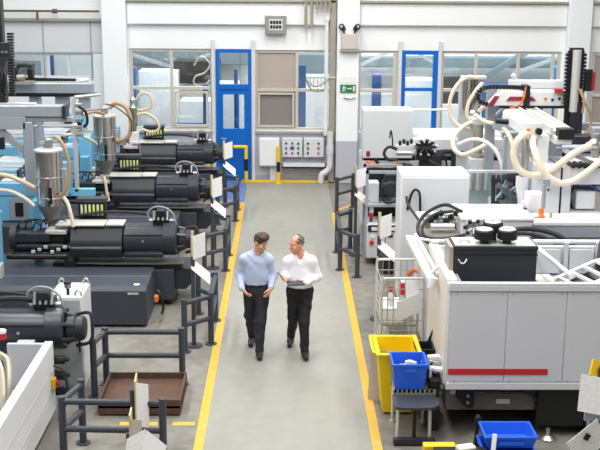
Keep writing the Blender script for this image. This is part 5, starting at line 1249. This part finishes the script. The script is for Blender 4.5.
    # collar, placket, pocket
    col = SDF(nk-.16, nk+.16, .0055)
    col.cap(nk+(0, .015, -.0), nk+(0, .005, .05), .078, .068, 0); col.cap(nk+(0, .0, -.06), nk+(0, -.005, .12), .066, .06, 0, sub=True)
    col.cap(nk+(0, -.06, .05), nk+(0, -.11, -.04), .05, .035, .005, sub=True)
    col.build('collar', S['shirt'], sh, loc)
    # trousers and belt
    p = SDF(lo, hi, .008)
    p.ell(J['pelvis'], (.178, .135, .14), .04); p.cap(J['pelvis']+(0, 0, .0), J['pelvis']+(0, 0, hem+.02), .12, .12, .04); legs(p, .014)
    p.cut(J['pelvis']+(0, 0, hem+.01), (0, 0, 1))
    for e in 'LR': pass
    g = min(J['anL'][2], J['anR'][2])
    p.cut((0, 0, g-.055), (0, 0, -1)); p.wrinkle(.003, 30, S['seed']+2)
    p.build('trousers', S['trousers'], t, loc)
    bl = SDF(J['pelvis']-.28, J['pelvis']+.28, .008); bl.ell(J['pelvis'], (.184+S.get('fat', 0)*.5, .142+S.get('fat', 0)*.5, .16), 0)
    bl.cut(J['pelvis']+(0, 0, hem+.015), (0, 0, 1)); bl.cut(J['pelvis']+(0, 0, hem-.022), (0, 0, -1))
    bb = bl.build('belt', SHOE, t, loc)
    for e in 'LR':
        f = J['an'+e]; d = np.array((S['toe'][e], -1, 0.)); d /= np.linalg.norm(d); up = S['lift'][e]
        sgrid = SDF(f-.26, f+.26, .007); gz = S['ground'][e]
        hl = np.array((f[0], f[1], gz+.045+up)); tp = np.array((f[0], f[1], gz+.04))+d*.17
        sgrid.cap(hl-d*.045, hl+d*.07, .043, .046, .02); sgrid.cap(hl+d*.07, tp, .046, .036, .03); sgrid.cap(hl+(0, 0, .01), f, .045, .046, .03)
        sgrid.cut((0, 0, gz+.003), (0, 0, -1)); sgrid.cut(f+(0, 0, .02), (0, 0, 1))
        sgrid.build('shoe', SHOE, t, loc)
    return t, J
A = dict(label='man in pale blue shirt and dark trousers walking, head turned to other man', loc=(-.405, 14.72, 0), skin=SKIN, hair=HAIR, shirt=SHIRTB, trousers=TROU, bald=False, seed=1,
    head=(.75, .32, 0), hem=.06, vee=.05,
    J=dict(head=(.06, -.05, 1.615), neck=(.03, .0, 1.47), chest=(0, .01, 1.26), belly=(0, .01, 1.11), pelvis=(.0, .02, .95),
           shL=(.168, .0, 1.362), shR=(-.168, .02, 1.362), elL=(.235, .03, 1.13), elR=(-.245, .06, 1.13), wrL=(.2, -.16, .99), wrR=(-.19, -.16, .98),
           hipL=(.085, .01, .92), hipR=(-.085, .03, .92), knL=(.06, -.12, .5), knR=(-.10, .12, .5), anL=(.04, -.17, .09), anR=(-.075, .36, .12)),
    hand=dict(L=dict(f=(-.35, -.45, -.7), n=(-.6, .4, .3), s=-1, curl=.55), R=dict(f=(.6, -.4, -.6), n=(.3, .5, .6), s=-1, curl=.5)),
    toe=dict(L=.05, R=-.1), lift=dict(L=0, R=.02), ground=dict(L=0, R=0))
B = dict(label='balding man in white shirt and black trousers walking, holding a tablet', loc=(.20, 14.72, 0), skin=SKIN2, hair=HAIR2, shirt=SHIRTW, trousers=TROU2, bald=True, seed=4, fat=.012,
    head=(-1.0, .12, 0), hem=.04, vee=.13,
    J=dict(head=(-.05, -.03, 1.585), neck=(0, .0, 1.44), chest=(0, .02, 1.22), belly=(0, .01, 1.07), pelvis=(0, .02, .92),
           shL=(.17, .02, 1.335), shR=(-.17, .0, 1.335), elL=(.255, .03, 1.1), elR=(-.215, -.02, 1.13), wrL=(.07, -.24, 1.09), wrR=(-.19, -.27, 1.17),
           hipL=(.085, .02, .9), hipR=(-.085, .02, .9), knL=(.06, -.13, .49), knR=(-.09, .04, .5), anL=(.07, -.19, .09), anR=(-.12, .34, .13)),
    hand=dict(L=dict(f=(-.85, -.25, .02), n=(0, -.1, 1), s=1, curl=.35), R=dict(f=(-.5, -.7, .1), n=(.5, -.3, .6), s=-1, curl=.9)),
    toe=dict(L=.12, R=-.1), lift=dict(L=0, R=.03), ground=dict(L=0, R=0))
person(A); person(B)
# tablet and pen held by the second man
t = thing('tablet', 'dark tablet held flat in left hand of man in white shirt', 'tablet', (.2, 14.35, 1.12))
M().cbox((.135, 14.41, 1.11), (.23, .16, .012), rz=.15, rx=.1).build('case', SLATED, t, bevel=.004)
M().cbox((.135, 14.409, 1.1175), (.2, .135, .003), rz=.15, rx=.1).build('screen', SLATE, t)
tag(M().cyl((-.05, 14.38, 1.21), (-.11, 14.3, 1.29), .007, n=8).build('pen', BLACK), 'slim dark pen in right hand of man in white shirt', 'pen')
# ================================================================ LIGHT AND CAMERA
w = bpy.data.worlds.new('World'); bpy.context.scene.world = w; w.use_nodes = True
nt = w.node_tree; bg = nt.nodes['Background']
tc = nt.nodes.new('ShaderNodeTexCoord'); sp = nt.nodes.new('ShaderNodeSeparateXYZ')
rp = nt.nodes.new('ShaderNodeValToRGB')
rp.color_ramp.elements[0].position = .0; rp.color_ramp.elements[0].color = (.42, .42, .42, 1)
rp.color_ramp.elements[1].position = .8; rp.color_ramp.elements[1].color = (1, 1, 1, 1)
nt.links.new(tc.outputs['Generated'], sp.inputs[0]); nt.links.new(sp.outputs['Z'], rp.inputs[0])
nt.links.new(rp.outputs[0], bg.inputs['Color']); bg.inputs['Strength'].default_value = .55
def area(name, loc, sx, sy, power, rot=(0, 0, 0)):
    l = bpy.data.lights.new(name, 'AREA'); l.shape = 'RECTANGLE'; l.size = sx; l.size_y = sy; l.energy = power
    l.color = (1, .985, .96)
    o = bpy.data.objects.new(name, l); C.objects.link(o); o.location = loc; o.rotation_euler = rot
for y in (4, 10, 16, 22):
    for x in (-5, 0, 5): area('ceiling_lamp', (x, y, 9), .8, 4.5, 130 if y < 5 else 400)
for x in (-3, 3, 8): area('hall_lamp', (x, 30, 5.6), 3, 4, 700)
cam = bpy.data.cameras.new('camera'); co = bpy.data.objects.new('camera', cam); C.objects.link(co)
cam.sensor_width = 36; cam.lens = 66.0; cam.clip_start = .1; cam.clip_end = 200
tilt = math.atan(265/1100); yaw = math.atan(15/1131); roll = math.radians(.4)
co.location = (0, 0, 5.4)
fw = Vector((math.sin(yaw)*math.cos(tilt), math.cos(yaw)*math.cos(tilt), -math.sin(tilt)))
r = fw.cross(Vector((0, 0, 1))).normalized(); u = r.cross(fw)
r2 = r*math.cos(roll)+u*math.sin(roll); u2 = u*math.cos(roll)-r*math.sin(roll)
co.matrix_world = Matrix(((r2.x, u2.x, -fw.x, 0), (r2.y, u2.y, -fw.y, 0), (r2.z, u2.z, -fw.z, 5.4), (0, 0, 0, 1)))
sc = bpy.context.scene; sc.camera = co
sc.view_settings.view_transform = 'Standard'; sc.view_settings.look = 'None'
sc.view_settings.gamma = 1; sc.view_settings.use_curve_mapping = False
sc.view_settings.exposure = -.28
